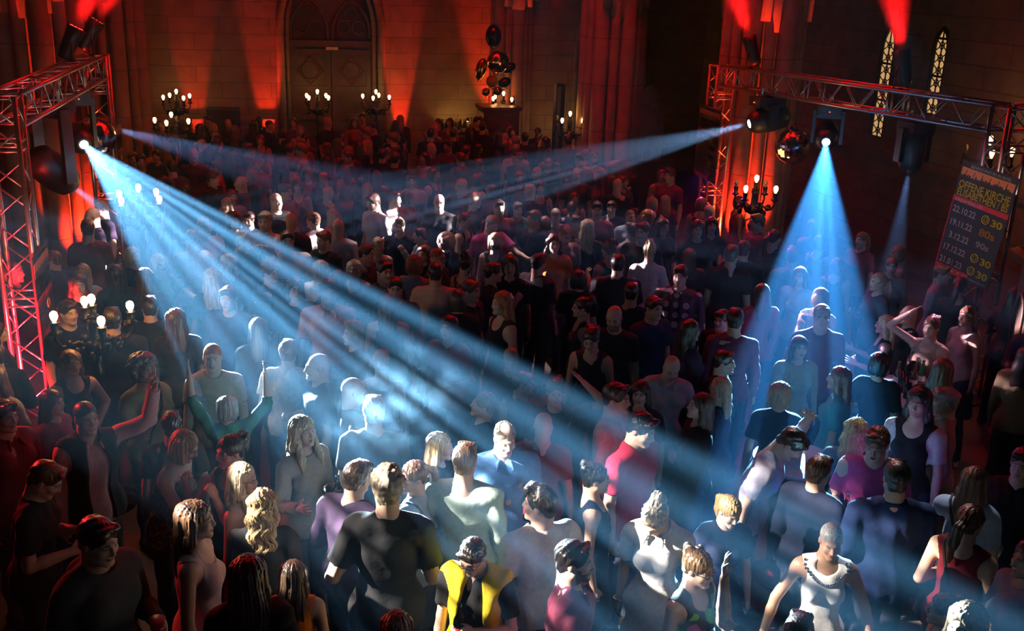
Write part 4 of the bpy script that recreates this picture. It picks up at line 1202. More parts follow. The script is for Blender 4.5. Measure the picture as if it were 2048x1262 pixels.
# tables and drinks
def table(c, h, R, label, top=M_whitetop):
    r = empty('bar_table', (c[0], c[1], 0)); tag(r, label, 'table')
    MB().lathe([(R, h-.03), (R+.005, h-.015), (R, h)], (0, 0, 0), 30).build('tabletop', top, r)
    MB().lathe([(.035, .03), (.035, h-.03)], (0, 0, 0), 12).build('column', M_steel, r, True)
    MB().lathe([(.26, 0), (.26, .02), (.05, .05)], (0, 0, 0), 20).build('foot', M_steel, r, True)
    return r
T1 = atz(1828, 782, 1.10); table(T1, 1.10, .42, 'round drinks table in pink light, crowded with bottles and tall glasses')
T2 = atz(1592, 918, 1.08); table(T2, 1.08, .34, 'white round standing table behind the man holding his head')
def glass(loc, label, group):
    o = empty('drinking_glass', loc); tag(o, label, 'glass', group)
    g = MB(); g.lathe([(.001, 0), (.03, 0), (.036, .15), (.034, .15), (.028, .008), (.001, .008)], (0, 0, 0), 14); g.build('tumbler', M_glass, o, True)
    s = MB(); s.tube([(.01, 0, .012), (-.03, .01, .21)], .004, 6); s.build('straw', M_red, o, True)
    d = MB(); d.lathe([(.001, .012), (.027, .012), (.032, .10), (.001, .10)], (0, 0, 0), 12); d.build('drink', M_whitetop, o, True)
for i, (px, py) in enumerate(((1800, 768), (1814, 760), (1822, 752), (1806, 784), (1812, 796), (1800, 780))):
    p = atz(px, py, 1.10); glass((p[0], p[1], 1.10), 'tall glass with straw on the pink-lit drinks table', 'glasses on the drinks table')
for i, (px, py, mt) in enumerate(((1792, 772, M_bglass), (1824, 778, M_bglass), (1829, 764, M_glass), (1818, 742, M_glass), (1840, 770, M_gglass))):
    p = atz(px, py, 1.10); bottle((p[0], p[1], 1.10), 1.0, mt, 'drink_bottle', '%s bottle standing among glasses on the pink-lit drinks table' % ('brown', 'brown', 'clear', 'clear', 'green')[i], 'table bottles, %s' % ('brown', 'brown', 'clear', 'clear', 'green')[i])

# a thick puff of theatre smoke drifting through the main beam
c = atz(775, 795, 1.95)
m, nt, b = newmat('smoke'); N = nt.nodes; L = nt.links; N.remove(b)
tc = N.new('ShaderNodeTexCoord'); no = N.new('ShaderNodeTexNoise'); no.inputs['Scale'].default_value = 2.6; no.inputs['Detail'].default_value = 4; no.inputs['Roughness'].default_value = .65; L.new(tc.outputs['Object'], no.inputs['Vector'])
ln = N.new('ShaderNodeVectorMath'); ln.operation = 'LENGTH'; L.new(tc.outputs['Object'], ln.inputs[0])
fo = N.new('ShaderNodeMapRange'); fo.inputs[1].default_value = .2; fo.inputs[2].default_value = .98; fo.inputs[3].default_value = 1; fo.inputs[4].default_value = 0; L.new(ln.outputs['Value'], fo.inputs[0])
nr = N.new('ShaderNodeMapRange'); nr.inputs[1].default_value = .46; nr.inputs[2].default_value = .68; nr.inputs[3].default_value = 0; nr.inputs[4].default_value = .35; L.new(no.outputs['Fac'], nr.inputs[0])
mu = N.new('ShaderNodeMath'); mu.operation = 'MULTIPLY'; L.new(fo.outputs[0], mu.inputs[0]); L.new(nr.outputs[0], mu.inputs[1])
vs = N.new('ShaderNodeVolumeScatter'); vs.inputs['Color'].default_value = (.40, .70, 1, 1); L.new(mu.outputs[0], vs.inputs['Density']); L.new(vs.outputs[0], N['Material Output'].inputs['Volume'])
m_ = MB(); m_.sphere((0, 0, 0), 1, 18, 10)
o = m_.build('smoke', m, None, True, loc=c, scale=(.62, .5, .42)); tag(o, 'wispy puff of smoke drifting through the brightest blue beam', 'smoke', None, 'stuff')
# ---------------------------------------------------------------- people
m_, nt_, b_ = newmat('skin'); N_ = nt_.nodes; L_ = nt_.links
oi = N_.new('ShaderNodeObjectInfo'); vc = N_.new('ShaderNodeVertexColor'); vc.layer_name = 'marks'
mx_ = N_.new('ShaderNodeMix'); mx_.data_type = 'RGBA'; L_.new(vc.outputs['Alpha'], mx_.inputs[0]); L_.new(oi.outputs['Color'], mx_.inputs[6]); L_.new(vc.outputs['Color'], mx_.inputs[7])
L_.new(mx_.outputs[2], b_.inputs['Base Color']); b_.inputs['Roughness'].default_value = .48
M_skin = m_
M_cloth = mat('cotton', objcol=True, rough=.9, spec=.22, noise=.12, nscale=30, bump=.25, bscale=18)
M_satin = mat('satin', objcol=True, rough=.45, bump=.3, bscale=9)
def hairmat():
    m, nt, b = newmat('hair'); N = nt.nodes; L = nt.links
    oi = N.new('ShaderNodeObjectInfo'); tc = N.new('ShaderNodeTexCoord'); mp = N.new('ShaderNodeMapping'); mp.inputs['Scale'].default_value = (90, 90, 7)
    L.new(tc.outputs['Object'], mp.inputs[0]); no = N.new('ShaderNodeTexNoise'); no.inputs['Scale'].default_value = 1; no.inputs['Detail'].default_value = 3; L.new(mp.outputs[0], no.inputs['Vector'])
    mr = N.new('ShaderNodeMapRange'); mr.inputs[1].default_value = .3; mr.inputs[2].default_value = .7; mr.inputs[3].default_value = .45; mr.inputs[4].default_value = 1.35; L.new(no.outputs['Fac'], mr.inputs[0])
    mx = N.new('ShaderNodeMix'); mx.data_type = 'RGBA'; mx.blend_type = 'MULTIPLY'; mx.inputs[0].default_value = 1; L.new(oi.outputs['Color'], mx.inputs[6]); L.new(mr.outputs[0], mx.inputs[7])
    L.new(mx.outputs[2], b.inputs['Base Color']); b.inputs['Roughness'].default_value = .38
    bp = N.new('ShaderNodeBump'); bp.inputs['Strength'].default_value = .5; bp.inputs['Distance'].default_value = .006; L.new(no.outputs['Fac'], bp.inputs['Height']); L.new(bp.outputs[0], b.inputs['Normal'])
    return m
M_hair = hairmat()
def pattern(name, fn):
    m, nt, b = newmat(name); N = nt.nodes; L = nt.links
    tc = N.new('ShaderNodeTexCoord'); sx = N.new('ShaderNodeSeparateXYZ'); L.new(tc.outputs['Object'], sx.inputs[0])
    b.inputs['Roughness'].default_value = .85; fn(N, L, sx, tc, b); return m
def _stripes(N, L, sx, tc, b):
    cr = N.new('ShaderNodeValToRGB'); cr.color_ramp.interpolation = 'CONSTANT'
    mr = N.new('ShaderNodeMapRange'); mr.inputs[1].default_value = .85; mr.inputs[2].default_value = 1.5; L.new(sx.outputs[2], mr.inputs[0]); L.new(mr.outputs[0], cr.inputs[0])
    W, M = (.75, .74, .72, 1), (.45, .26, .03, 1); e = cr.color_ramp.elements
    e[0].color = W; e[1].position = .26; e[1].color = M
    for p, c in ((.40, W), (.43, M), (.53, W), (.545, M), (.56, W)): k = e.new(p); k.color = c
    L.new(cr.outputs[0], b.inputs['Base Color'])
def _plaid(N, L, sx, tc, b):
    ch = N.new('ShaderNodeTexChecker'); ch.inputs['Scale'].default_value = 9; L.new(tc.outputs['Object'], ch.inputs['Vector'])
    vo = N.new('ShaderNodeTexVoronoi'); vo.inputs['Scale'].default_value = 9; vo.inputs['Randomness'].default_value = .0; L.new(tc.outputs['Object'], vo.inputs['Vector'])
    ma = N.new('ShaderNodeMath'); ma.operation = 'LESS_THAN'; ma.inputs[1].default_value = .33; L.new(vo.outputs['Distance'], ma.inputs[0])
    mx = N.new('ShaderNodeMix'); mx.data_type = 'RGBA'; L.new(ma.outputs[0], mx.inputs[0]); mx.inputs[6].default_value = (.05, .025, .05, 1); mx.inputs[7].default_value = (.55, .45, .5, 1); L.new(mx.outputs[2], b.inputs['Base Color'])
def _blotch(c0, c1, c2, sc):
    def f(N, L, sx, tc, b):
        no = N.new('ShaderNodeTexVoronoi'); no.inputs['Scale'].default_value = sc; L.new(tc.outputs['Object'], no.inputs['Vector'])
        cr = N.new('ShaderNodeValToRGB'); cr.color_ramp.interpolation = 'CONSTANT'; e = cr.color_ramp.elements
        e[0].color = (*c1, 1); e[1].position = .25; e[1].color = (*c0, 1); k = e.new(.62); k.color = (*c2, 1); k = e.new(.74); k.color = (*c0, 1)
        sp = N.new('ShaderNodeSeparateXYZ'); L.new(no.outputs['Color'], sp.inputs[0]); L.new(sp.outputs[0], cr.inputs[0]); L.new(cr.outputs[0], b.inputs['Base Color'])
    return f
PM = {'stripes': pattern('striped_polo', _stripes), 'plaid': pattern('plaid_shirt', _plaid),
      'print': pattern('printed_top', _blotch((.02, .02, .025), (.10, .32, .08), (.30, .06, .22), 11)),
      'floral': pattern('patterned_shirt', _blotch((.6, .62, .66), (.18, .25, .4), (.5, .5, .5), 22)),
      'lace': pattern('speckled_dress', _blotch((.035, .02, .018), (.22, .12, .09), (.12, .05, .04), 60)),
      'stripe2': pattern('dark_stripes', _blotch((.03, .03, .035), (.3, .3, .32), (.05, .05, .05), 40))}
HC = {'dk': (.018, .012, .010), 'db': (.045, .025, .014), 'br': (.10, .05, .026), 'bl': (.46, .33, .16), 'lb': (.72, .60, .40), 'gr': (.40, .37, .34), 'gb': (.30, .25, .18), 'rd': (.30, .10, .03), 'mb': (.17, .10, .05)}
TC = {'bk': (.008, .008, .009), 'ch': (.03, .031, .035), 'nv': (.010, .016, .042), 'nb': (.012, .026, .085), 'bu': (.12, .28, .62), 'wh': (.78, .77, .76), 'pk': (.66, .36, .36), 'pw': (.74, .55, .52), 'mr': (.13, .02, .045), 'cr': (.38, .02, .06),
      'mg': (.45, .06, .24), 'mgd': (.5, .08, .3), 'tp': (.30, .25, .21), 'mt': (.50, .66, .58), 'pu': (.035, .022, .052), 'lg': (.45, .43, .46), 'sl': (.05, .06, .075), 'kh': (.20, .16, .09), 'tn': (.42, .30, .22), 'dg': (.025, .10, .09),
      'lbu': (.36, .48, .66), 'tl': (.05, .26, .32), 'dr': (.16, .012, .02), 'or': (.6, .17, .03), 'ye': (.62, .46, .02), 'lv': (.38, .36, .46), 'gn': (.08, .5, .32), 'gb': (.40, .47, .56), 'dn': (.05, .07, .12), 'wn': (.18, .03, .05)}
SK = {'f': (.62, .40, .30), 't': (.40, .23, .15), 'd': (.13, .065, .04), 'p': (.70, .48, .40)}
PEOPLE = []
def R(px, py, face, sx, hair, hc, top, tc, aR, aL, label, **k):
    PEOPLE.append(dict(px=px, py=py, face=face, sex=sx, hair=hair, hc=hc, top=top, tc=tc, armR=aR, armL=aL, label=label, **k))
# --- the near rows
R(606, 862, 35, 'f', 'long', 'lb', 'long', 'tp', 'gest', 'bent', 'blonde woman with long straight hair and taupe jumper, mouth wide open, hand gesturing', mouth=1, fr=1, head=(4, -8, 0), holdL='bottle', sk='p')
R(716, 957, 138, 'm', 'short', 'db', 'long', 'pu', 'down', 'bent', 'heavy man in dark purple long-sleeved shirt, back turned, leaning toward his neighbour', build=1.15, collar=1, lean=(8, 0))
R(776, 976, 176, 'm', 'curlyshort', 'gb', 'tee', 'bk', 'bent', 'elbow', 'man with greying curls in black T-shirt, back turned, elbow stuck out', head=(0, 5, 0))
R(826, 954, -112, 'f', 'ponytail', 'br', 'tee', 'gb', 'down', 'down', 'laughing woman in pale grey T-shirt with black shoulder strap, looking back over her shoulder', head=(52, 0, 0), mouth=.8, strap=1)
R(881, 893, 78, 'f', 'long', 'bl', 'long', 'bk', 'down', 'down', 'blonde woman in profile, black top, standing behind the mint-shirted man', sk='p')
R(930, 921, 170, 'm', 'short', 'mb', 'long', 'mt', 'down', 'bent', 'man in pale mint shirt with back turned, brightly lit from the side', collar=1, build=1.1)
R(1010, 877, 12, 'm', 'balding', 'gb', 'shirt', 'bu', 'bent', 'bent', 'older balding man in bright blue shirt holding a cola bottle in each hand', shut=1, head=(8, 14, 0), holdR='cola', holdL='cola', build=1.15, sk='p')
R(1079, 1009, -150, 'm', 'quiff', 'dk', 'polo', 'wh', 'down', 'down', 'man with dark quiff in white polo shirt, back turned, face in profile', head=(42, 0, 0), build=1.12)
R(1150, 1122, 82, 'm', 'short', 'dk', 'polo', 'mr', 'reach', 'down', 'bearded dark-haired man in maroon polo shirt, in profile', beard=.75, build=1.08)
R(1310, 1036, -14, 'f', 'bun', 'gb', 'shirtdress', 'wh', 'down', 'down', 'woman with messy bun and white shirt dress, head bowed low', head=(-6, 40, 4), lean=(8, 0), bracelet=1)
R(1193, 957, 92, 'f', 'updo', 'dk', 'tank', 'nv', 'down', 'down', 'dark-haired woman in profile with bare arm and navy sleeveless top, inside the beam edge')
R(945, 1113, -14, 'f', 'short', 'dk', 'tee', 'bk', 'down', 'cross', 'short-haired person in yellow waistcoat and glasses over black T-shirt', head=(-14, 26, 0), vest='ye', glasses=1, holdL='cola', build=1.08)
R(1398, 1137, 58, 'f', 'updo', 'mb', 'tank', 'print', 'down', 'down', 'woman with glasses and pinned-up hair, black sleeveless top with green and pink print', glasses=1, head=(0, 6, 0), build=1.1)
R(1460, 1023, 22, 'f', 'ponytail', 'bl', 'tee', 'nv', 'down', 'down', 'smiling woman with tied blonde hair and dark navy T-shirt, looking down', head=(12, 20, 0), mouth=.25, sk='p')
R(1662, 1082, 10, 'f', 'buzz', 'gr', 'tank', 'wh', 'out', 'out', 'woman with cropped grey hair, chunky bead necklace and white sleeveless blouse', sk='t', neck='v', necklace=1, head=(4, 12, 0), satin=1)
R(1597, 1268, 178, 'm', 'short', 'dk', 'tee', 'bk', 'down', ((.55, -.3, .25), (.1, -.15, 1), 'ok'), 'dark-haired person at the bottom edge raising a bare arm with an OK sign', sk='t', h=1.66)
R(1638, 943, 150, 'm', 'short', 'br', 'jacket', 'nv', 'bent', 'down', 'man with brown hair in dark navy suit jacket, back turned, inside the blue cone', build=1.1)
R(1583, 888, 80, 'm', 'short', 'dk', 'tee', 'lv', 'down', 'headtop', 'man in lavender-grey T-shirt stooping and clutching his head', lean=(20, 0), head=(0, 24, 0), build=1.08)
R(1711, 862, 174, 'f', 'longwavy', 'bl', 'tee', 'sl', 'down', 'down', 'woman with long wavy blonde hair and triangular hair clip, back turned', clip=1)
R(1753, 888, -4, 'm', 'short', 'br', 'tee', 'mg', 'bent', 'down', 'young man in magenta T-shirt facing the camera, holding a drink', head=(-4, 12, 0), mouth=.2, holdR='bottle', sk='p')
R(1792, 956, -165, 'm', 'short', 'dk', 'jacket', 'nb', 'down', 'bent', 'man in blue suit jacket, back turned, in front of the magenta T-shirt', build=1.12)
R(1942, 1042, 158, 'f', 'ponytail', 'br', 'tank', 'dr', 'down', 'bent', 'woman with ponytail and dark red sleeveless top, back turned, thin bag strap', strap=1, build=1.06)
R(1886, 1220, -78, 'f', 'bun', 'dk', 'tee', 'tn', 'down', 'down', 'dark-haired woman with glasses and earring, bright profile at the bottom edge', glasses=1, h=1.66)
R(1932, 1250, -25, 'f', 'long', 'mb', 'tee', 'bk', 'down', 'down', 'woman with long dark-blonde hair cut off by the bottom edge', h=1.6)
R(1949, 963, 168, 'f', 'long', 'mb', 'tee', 'lbu', 'down', 'reach', 'long-haired woman in light blue top with dark strap, back turned, in shadow', strap=1)
R(1838, 805, -18, 'f', 'long', 'dk', 'tank', 'bk', 'down', 'down', 'dark-haired woman in black pinafore dress over white blouse', blouse=1)
R(1889, 802, -76, 'm', 'short', 'gr', 'long', 'tn', 'bent', 'down', 'man in grey flat cap and tan shirt, in profile', cap=1, collar=1)
R(1886, 742, 158, 'f', 'long', 'mb', 'long', 'bk', 'down', 'chest', 'woman with long light-brown hair, back turned, at the drinks table')
R(1769, 649, -82, 'f', 'long', 'lb', 'tank', 'nv', 'gest', 'gest', 'blonde woman in navy sleeveless top, bright profile at the drinks table', sk='p')
R(1816, 630, -68, 'm', 'bald', 'dk', 'tee', 'bk', 'bent', 'down', 'bald man with glasses in black T-shirt behind the drinks table', glasses=1)
R(1862, 655, -20, 'f', 'updo', 'br', 'tank', 'tn', 'headtop', 'down', 'person half hidden behind the bald man, hand raised above his head', h=1.62)
R(1934, 633, -40, 'f', 'long', 'br', 'tank', 'pw', 'down', 'down', 'woman in pale cream top partly hidden behind the truss tower with askew banner')
R(1759, 727, 172, 'f', 'bob', 'dk', 'tee', 'bk', 'down', 'chest', 'woman with dark bob, back turned, before the drinks table')
R(1560, 788, 180, 'f', 'bob', 'bl', 'tee', 'bk', 'down', 'down', 'woman with backlit blonde bob in black top, in the middle of the blue cone')
R(1677, 757, -95, 'f', 'long', 'br', 'tee', 'tl', 'down', 'down', 'woman with long dark hair in profile, standing within the blue cone')
R(1439, 776, -108, 'f', 'long', 'lb', 'long', 'nv', 'down', 'down', 'blonde long-haired woman with glasses at the edge of the blue cone', glasses=1)
R(1400, 813, -72, 'f', 'long', 'db', 'long', 'bk', 'down', 'cross', 'woman with long brown hair in dark cardigan, red-lit face tilted up', head=(0, -10, 0))
R(1449, 725, 80, 'm', 'short', 'dk', 'tee', 'bk', 'down', 'down', 'dark-haired man in red-lit profile beside the upper edge of the blue cone')
R(1343, 737, 8, 'm', 'bald', 'dk', 'shirt', 'lg', 'down', 'out', 'bald man in open light grey shirt, head bowed forward', head=(4, 20, 0), lean=(6, 4))
R(1280, 787, -8, 'f', 'long', 'dk', 'tee', 'bk', 'down', 'down', 'dark long-haired woman between the pink-shirted man and the bald man')
R(1234, 797, 68, 'm', 'short', 'dk', 'long', 'pk', 'down', 'bent', 'smiling dark-haired man in pale pink shirt with round badge, in profile', mouth=.3, collar=1)
R(1284, 858, 58, 'm', 'short', 'dk', 'tee', 'cr', 'down', 'down', 'dark-haired man in crimson T-shirt, looking down, crossed by the beam edge', head=(0, 18, 0), build=1.08)
R(1111, 785, 6, 'f', 'updo', 'br', 'tee', 'bk', 'down', 'headtop', 'woman with pinned-up brown hair, one elbow raised, hand at her hair')
R(1048, 767, 80, 'm', 'short', 'dk', 'tee', 'ch', 'down', 'down', 'man with dark-framed glasses in profile, just above the beam edge', glasses=1)
R(1182, 679, -14, 'f', 'updo', 'dk', 'tank', 'bk', 'down', 'down', 'woman in black V-neck tank top smiling downward in dim light', neck='v', head=(0, 18, 0), mouth=.2)
R(966, 810, -86, 'f', 'ponytail', 'mb', 'tee', 'bk', 'down', 'down', 'woman in profile with pulled-back hair, chin raised, inside the beam', head=(0, -12, 0))
R(1087, 851, 170, 'm', 'bald', 'dk', 'tee', 'wn', 'down', 'down', 'bald person faintly visible through the beam haze, back turned', h=1.66)
R(634, 734, -78, 'm', 'bald', 'dk', 'tee', 'ch', 'bent', 'down', 'bald man in charcoal T-shirt grinning in profile, seen through the beam', mouth=.3, sk='p')
R(577, 704, 165, 'm', 'short', 'br', 'tee', 'wh', 'down', 'bent', 'man in white T-shirt, back turned, seen through the beam')
R(454, 815, 176, 'f', 'bob', 'gr', 'rolled', 'dg', ((.55, -.2, .55), (-.05, -.1, 1), 'open'), ((.45, -.15, .8), (.05, -.1, 1), 'open'), 'grey-haired person in dark green sleeves raising both arms', sk='p')
R(708, 782, 105, 'm', 'bald', 'dk', 'tee', 'ch', 'down', 'down', 'bald man in dark T-shirt, back half turned, beside the smoke puff', build=1.12)
R(748, 823, 178, 'm', 'short', 'gr', 'tee', 'sl', 'down', 'down', 'grey-haired person veiled in blue smoke, back turned')
R(763, 724, 172, 'f', 'short', 'rd', 'tank', 'wh', 'down', 'down', 'person with reddish hair seen behind the smoke puff, bare shoulders')
R(290, 740, 30, 'f', 'afro', 'db', 'tee', 'kh', 'gest', 'bent', 'woman with big curly hair and khaki T-shirt, dark strap across her chest', strap=1)
R(173, 836, 22, 'm', 'buzz', 'dk', 'long', 'pk', 'down', ((.55, -.35, .3), (.1, -.2, 1), 'v'), 'man with red-lit face raising one arm in a V-sign', vest='bk', collar=1)
R(143, 726, 20, 'f', 'long', 'mb', 'tank', 'bk', 'down', 'hip', 'woman in black top standing by the big candelabra stem')
R(370, 892, 62, 'f', 'bob', 'bl', 'tank', 'lace', 'face', 'cross', 'woman with wavy blonde hair and speckled dark dress, chin resting on her hand', lean=(12, 0), head=(0, 14, 0), neck='off')
R(459, 903, -55, 'f', 'bun', 'dk', 'tank', 'bk', 'face', 'face', 'dark-haired woman holding both hands up before her mouth')
R(487, 957, 62, 'f', 'long', 'lb', 'tank', 'pw', 'down', 'down', 'blonde woman with glasses, long hair glowing orange-pink', glasses=1, fr=1)
R(524, 1008, 174, 'f', 'longwavy', 'bl', 'long', 'bk', 'down', 'down', 'woman with long wavy golden hair over a black top, back turned')
R(92, 959, 72, 'm', 'short', 'br', 'tee', 'bk', 'phone', 'phone', 'man in black T-shirt bent over his phone, forearm lit red', head=(0, 28, 0), lean=(6, 0), holdR='phone')
R(198, 1082, 34, 'm', 'short', 'dk', 'hoodie', 'sl', 'bent', 'bent', 'young man in dark grey hooded top holding a red cup', holdL='cup', head=(4, 10, 0))
R(392, 1040, 76, 'f', 'long', 'br', 'tank', 'pw', 'down', 'down', 'long-haired woman in pale pink sleeveless top, in profile')
R(586, 1150, 172, 'f', 'long', 'db', 'tank', 'or', 'down', 'down', 'woman with long dark hair over an orange top, back turned, near the bottom edge')
R(496, 1150, 178, 'f', 'long', 'dk', 'long', 'bk', 'down', 'down', 'dark-haired figure in black at the bottom beside the golden-haired woman')
R(793, 1256, 176, 'f', 'long', 'br', 'tee', 'bk', 'down', 'down', 'smooth brown-haired head cut off by the bottom edge beside the yellow waistcoat', h=1.6)
R(343, 850, 178, 'm', 'short', 'dk', 'tee', 'bk', 'down', 'down', 'dark-haired man behind the woman in the speckled dress', h=1.64)
R(8, 832, 38, 'm', 'short', 'dk', 'shirt', 'wn', 'down', 'down', 'man in red light behind the red truss tower, at the picture edge')
R(425, 715, -4, 'm', 'buzz', 'rd', 'tee', 'tn', 'down', 'down', 'orange-lit man just behind the raised hands of the grey-haired person')
R(2058, 1120, -50, 'f', 'long', 'br', 'tee', 'lbu', 'phone', 'down', 'person at the very edge of the picture holding a phone, denim-blue top', holdR='phone')
R(2044, 928, -10, 'm', 'short', 'dk', 'tee', 'bk', 'down', 'down', 'dark-haired man cut by the picture edge, beyond the woman in light blue')
# --- middle rows, lit group near the striped polo
R(575, 481, 2, 'm', 'short', 'dk', 'polo', 'stripes', 'bent', 'down', 'man in white polo shirt with mustard stripes across the belly', holdR='bottle', build=1.12, sk='p')
R(647, 480, -48, 'm', 'short', 'br', 'tee', 'bk', 'down', 'down', 'bearded man in black T-shirt beside the striped polo', beard=.5, build=1.1)
R(584, 443, 150, 'm', 'bald', 'dk', 'tee', 'pu', 'down', 'down', 'bald man in purple T-shirt, back turned, behind the striped polo', build=1.12)
R(626, 441, -120, 'm', 'short', 'br', 'tee', 'lg', 'down', 'down', 'man in pale T-shirt facing away between two bald men')
R(677, 455, 172, 'm', 'bald', 'dk', 'tee', 'wh', 'down', 'down', 'bald man in white T-shirt, back turned, behind the bearded man')
R(666, 432, 60, 'm', 'bald', 'dk', 'tee', 'lg', 'down', 'down', 'bald man with glasses behind the white T-shirt', glasses=1)
R(530, 443, -18, 'm', 'short', 'gb', 'tee', 'pw', 'down', 'down', 'grey-haired man in pale pink T-shirt, three-quarter view, behind the striped polo')
R(708, 537, -18, 'f', 'bob', 'lb', 'tank', 'dr', 'down', 'down', 'woman with bright blonde bob and dark red scoop-neck top', neck='scoop', sk='p')
R(641, 539, 172, 'f', 'bob', 'gr', 'tee', 'wh', 'down', 'down', 'silver-haired person in white T-shirt, back turned')
R(758, 491, 25, 'f', 'short', 'lb', 'tank', 'bk', 'down', 'down', 'short-haired blonde woman with bare shoulders and pearls', neck='off', sk='p', necklace=1)
R(799, 453, -8, 'm', 'quiff', 'mb', 'shirt', 'nv', 'down', 'down', 'young man with tall bright quiff and navy shirt')
R(840, 471, -88, 'm', 'short', 'dk', 'long', 'floral', 'chin', 'down', 'dark-haired man in patterned pale shirt, fist raised before his chin', collar=1)
R(848, 507, -30, 'f', 'long', 'br', 'tee', 'bk', 'down', 'down', 'smiling brown-haired woman below the patterned shirt', mouth=.3)
R(876, 515, 60, 'm', 'buzz', 'rd', 'tee', 'bk', 'down', 'down', 'bald-looking man with glasses pushed onto his head', glasses=1)
R(829, 528, 160, 'f', 'bob', 'rd', 'tee', 'lg', 'down', 'down', 'woman with glowing red-orange hair')
R(871, 546, 178, 'm', 'short', 'dk', 'long', 'pw', 'down', 'down', 'dark-haired man in pale pink shirt, back turned, in the dim middle', build=1.1, collar=1)
R(769, 543, 30, 'm', 'short', 'dk', 'tee', 'kh', 'down', 'down', 'man with dark hair and olive T-shirt, in shadow beside the blonde bob')
R(791, 577, 0, 'm', 'short', 'dk', 'tee', 'bk', 'down', 'down', 'dark-haired man in half shadow right behind the bare-shouldered woman')
R(776, 610, 178, 'f', 'long', 'db', 'tank', 'bk', 'down', 'down', 'woman with long dark hair and bare golden shoulders, back turned', neck='off', sk='f')
R(657, 582, 4, 'm', 'short', 'dk', 'shirt', 'pk', 'down', 'down', 'dark-skinned man in open salmon shirt', sk='d')
R(590, 577, 12, 'f', 'long', 'dk', 'tee', 'bk', 'down', 'down', 'dark-haired woman with glasses just above the beam', glasses=1)
R(675, 560, 175, 'f', 'long', 'db', 'tee', 'bk', 'down', 'down', 'long dark-haired woman between the silver hair and the blonde bob')
R(542, 545, 40, 'f', 'curlyshort', 'mb', 'tee', 'nv', 'down', 'down', 'woman with lit curly brown hair at the upper beam edge')
R(456, 527, 165, 'f', 'longwavy', 'bl', 'tee', 'bk', 'down', 'down', 'woman with voluminous curly blonde hair at the beam edge', hair2=1)
R(425, 557, 178, 'f', 'long', 'lb', 'tee', 'nv', 'down', 'down', 'blonde woman with straight hair seen from behind inside the beam')
R(410, 453, 30, 'm', 'balding', 'gb', 'tee', 'wh', 'down', 'down', 'red-faced man with lit forehead above the beam edge')
R(386, 478, 176, 'm', 'short', 'br', 'tee', 'wh', 'down', 'down', 'man in white T-shirt inside the beam, back turned, beside the curly blonde')
R(492, 479, 60, 'f', 'longwavy', 'bl', 'tee', 'bk', 'down', 'down', 'woman with golden-lit hair in profile')
R(537, 510, 80, 'f', 'bun', 'dk', 'tee', 'bk', 'down', 'down', 'dark-haired person between golden hair and striped polo')
R(733, 507, 70, 'm', 'short', 'db', 'tee', 'ch', 'down', 'down', 'dark-haired man in profile beside the blonde bob')
R(893, 483, 178, 'f', 'afro', 'gb', 'tee', 'nv', 'down', 'down', 'curly-haired person seen from behind, hair lit pale blue')
R(930, 440, 60, 'f', 'ponytail', 'br', 'tank', 'bk', 'drink', 'chin', 'woman in profile raising both forearms in the pale haze')
# --- middle rows, lit group near the blue T-shirts
R(984, 449, 35, 'm', 'buzz', 'gb', 'polo', 'mgd', 'down', 'reach', 'man in bright magenta polo shirt looking down', head=(0, 22, 0), build=1.12, sk='p')
R(1036, 419, 20, 'm', 'short', 'mb', 'polo', 'tl', 'down', 'down', 'tall man in dark teal polo shirt, face brightly lit', h=1.9)
R(990, 483, -12, 'f', 'bob', 'bl', 'tank', 'bk', 'down', 'drink', 'woman with blonde bob and black sleeveless top with white print', sk='p')
R(1111, 430, 178, 'm', 'buzz', 'gb', 'tee', 'lbu', 'down', 'down', 'man in light blue T-shirt, back turned, another hand on his shoulder')
R(1090, 446, 150, 'f', 'bob', 'mb', 'tee', 'lbu', 'down', 'chest', 'person close beside the light blue T-shirt, arm around it')
R(1145, 416, 170, 'm', 'short', 'db', 'tee', 'nv', 'down', 'down', 'dark-haired man with bright nape, back turned')
R(1175, 455, 175, 'f', 'long', 'lb', 'tee', 'bk', 'down', 'down', 'woman with long straight platinum hair, back turned')
R(1151, 446, 20, 'f', 'short', 'dk', 'tee', 'bk', 'down', 'down', 'dark-haired person peeking out beside the platinum hair')
R(1131, 469, 30, 'm', 'balding', 'gb', 'shirt', 'lg', 'down', 'down', 'man with light hair and glasses bowing his head', glasses=1, head=(0, 25, 0))
R(1223, 416, -6, 'm', 'short', 'db', 'tee', 'nv', 'bent', 'down', 'man in dark blue T-shirt with small red print, face half lit', build=1.15, redprint=1)
R(1261, 434, 25, 'm', 'buzz', 'mb', 'tee', 'lbu', 'drink', 'down', 'man with bright forehead beside the red-printed T-shirt, holding up a glass')
R(1265, 462, -150, 'm', 'short', 'dk', 'tee', 'lbu', 'down', 'drink', 'dark-haired man in pale blue T-shirt, back turned, raising a bottle', holdL='bottle')
R(1284, 463, -20, 'm', 'short', 'dk', 'tee', 'bk', 'down', 'down', 'dark-haired man with lit ear squeezed behind the pale blue T-shirt')
R(1293, 434, -40, 'f', 'bob', 'rd', 'tee', 'bk', 'down', 'down', 'woman with coppery hair turned sideways')
R(1326, 453, 40, 'f', 'long', 'db', 'tee', 'bk', 'down', 'drink', 'woman with white-lit face holding up a cigarette', sk='p')
R(1299, 502, 178, 'f', 'topknot', 'bl', 'tee', 'wh', 'down', 'down', 'blonde with hair tied up and loose white T-shirt, back turned')
R(1108, 487, 10, 'f', 'longwavy', 'db', 'tee', 'or', 'down', 'down', 'woman with long wavy brown hair and orange top')
R(933, 527, 140, 'f', 'topknot', 'dk', 'tank', 'stripe2', 'down', 'chest', 'woman with dark topknot and striped dark top, thin strap', strap=1)
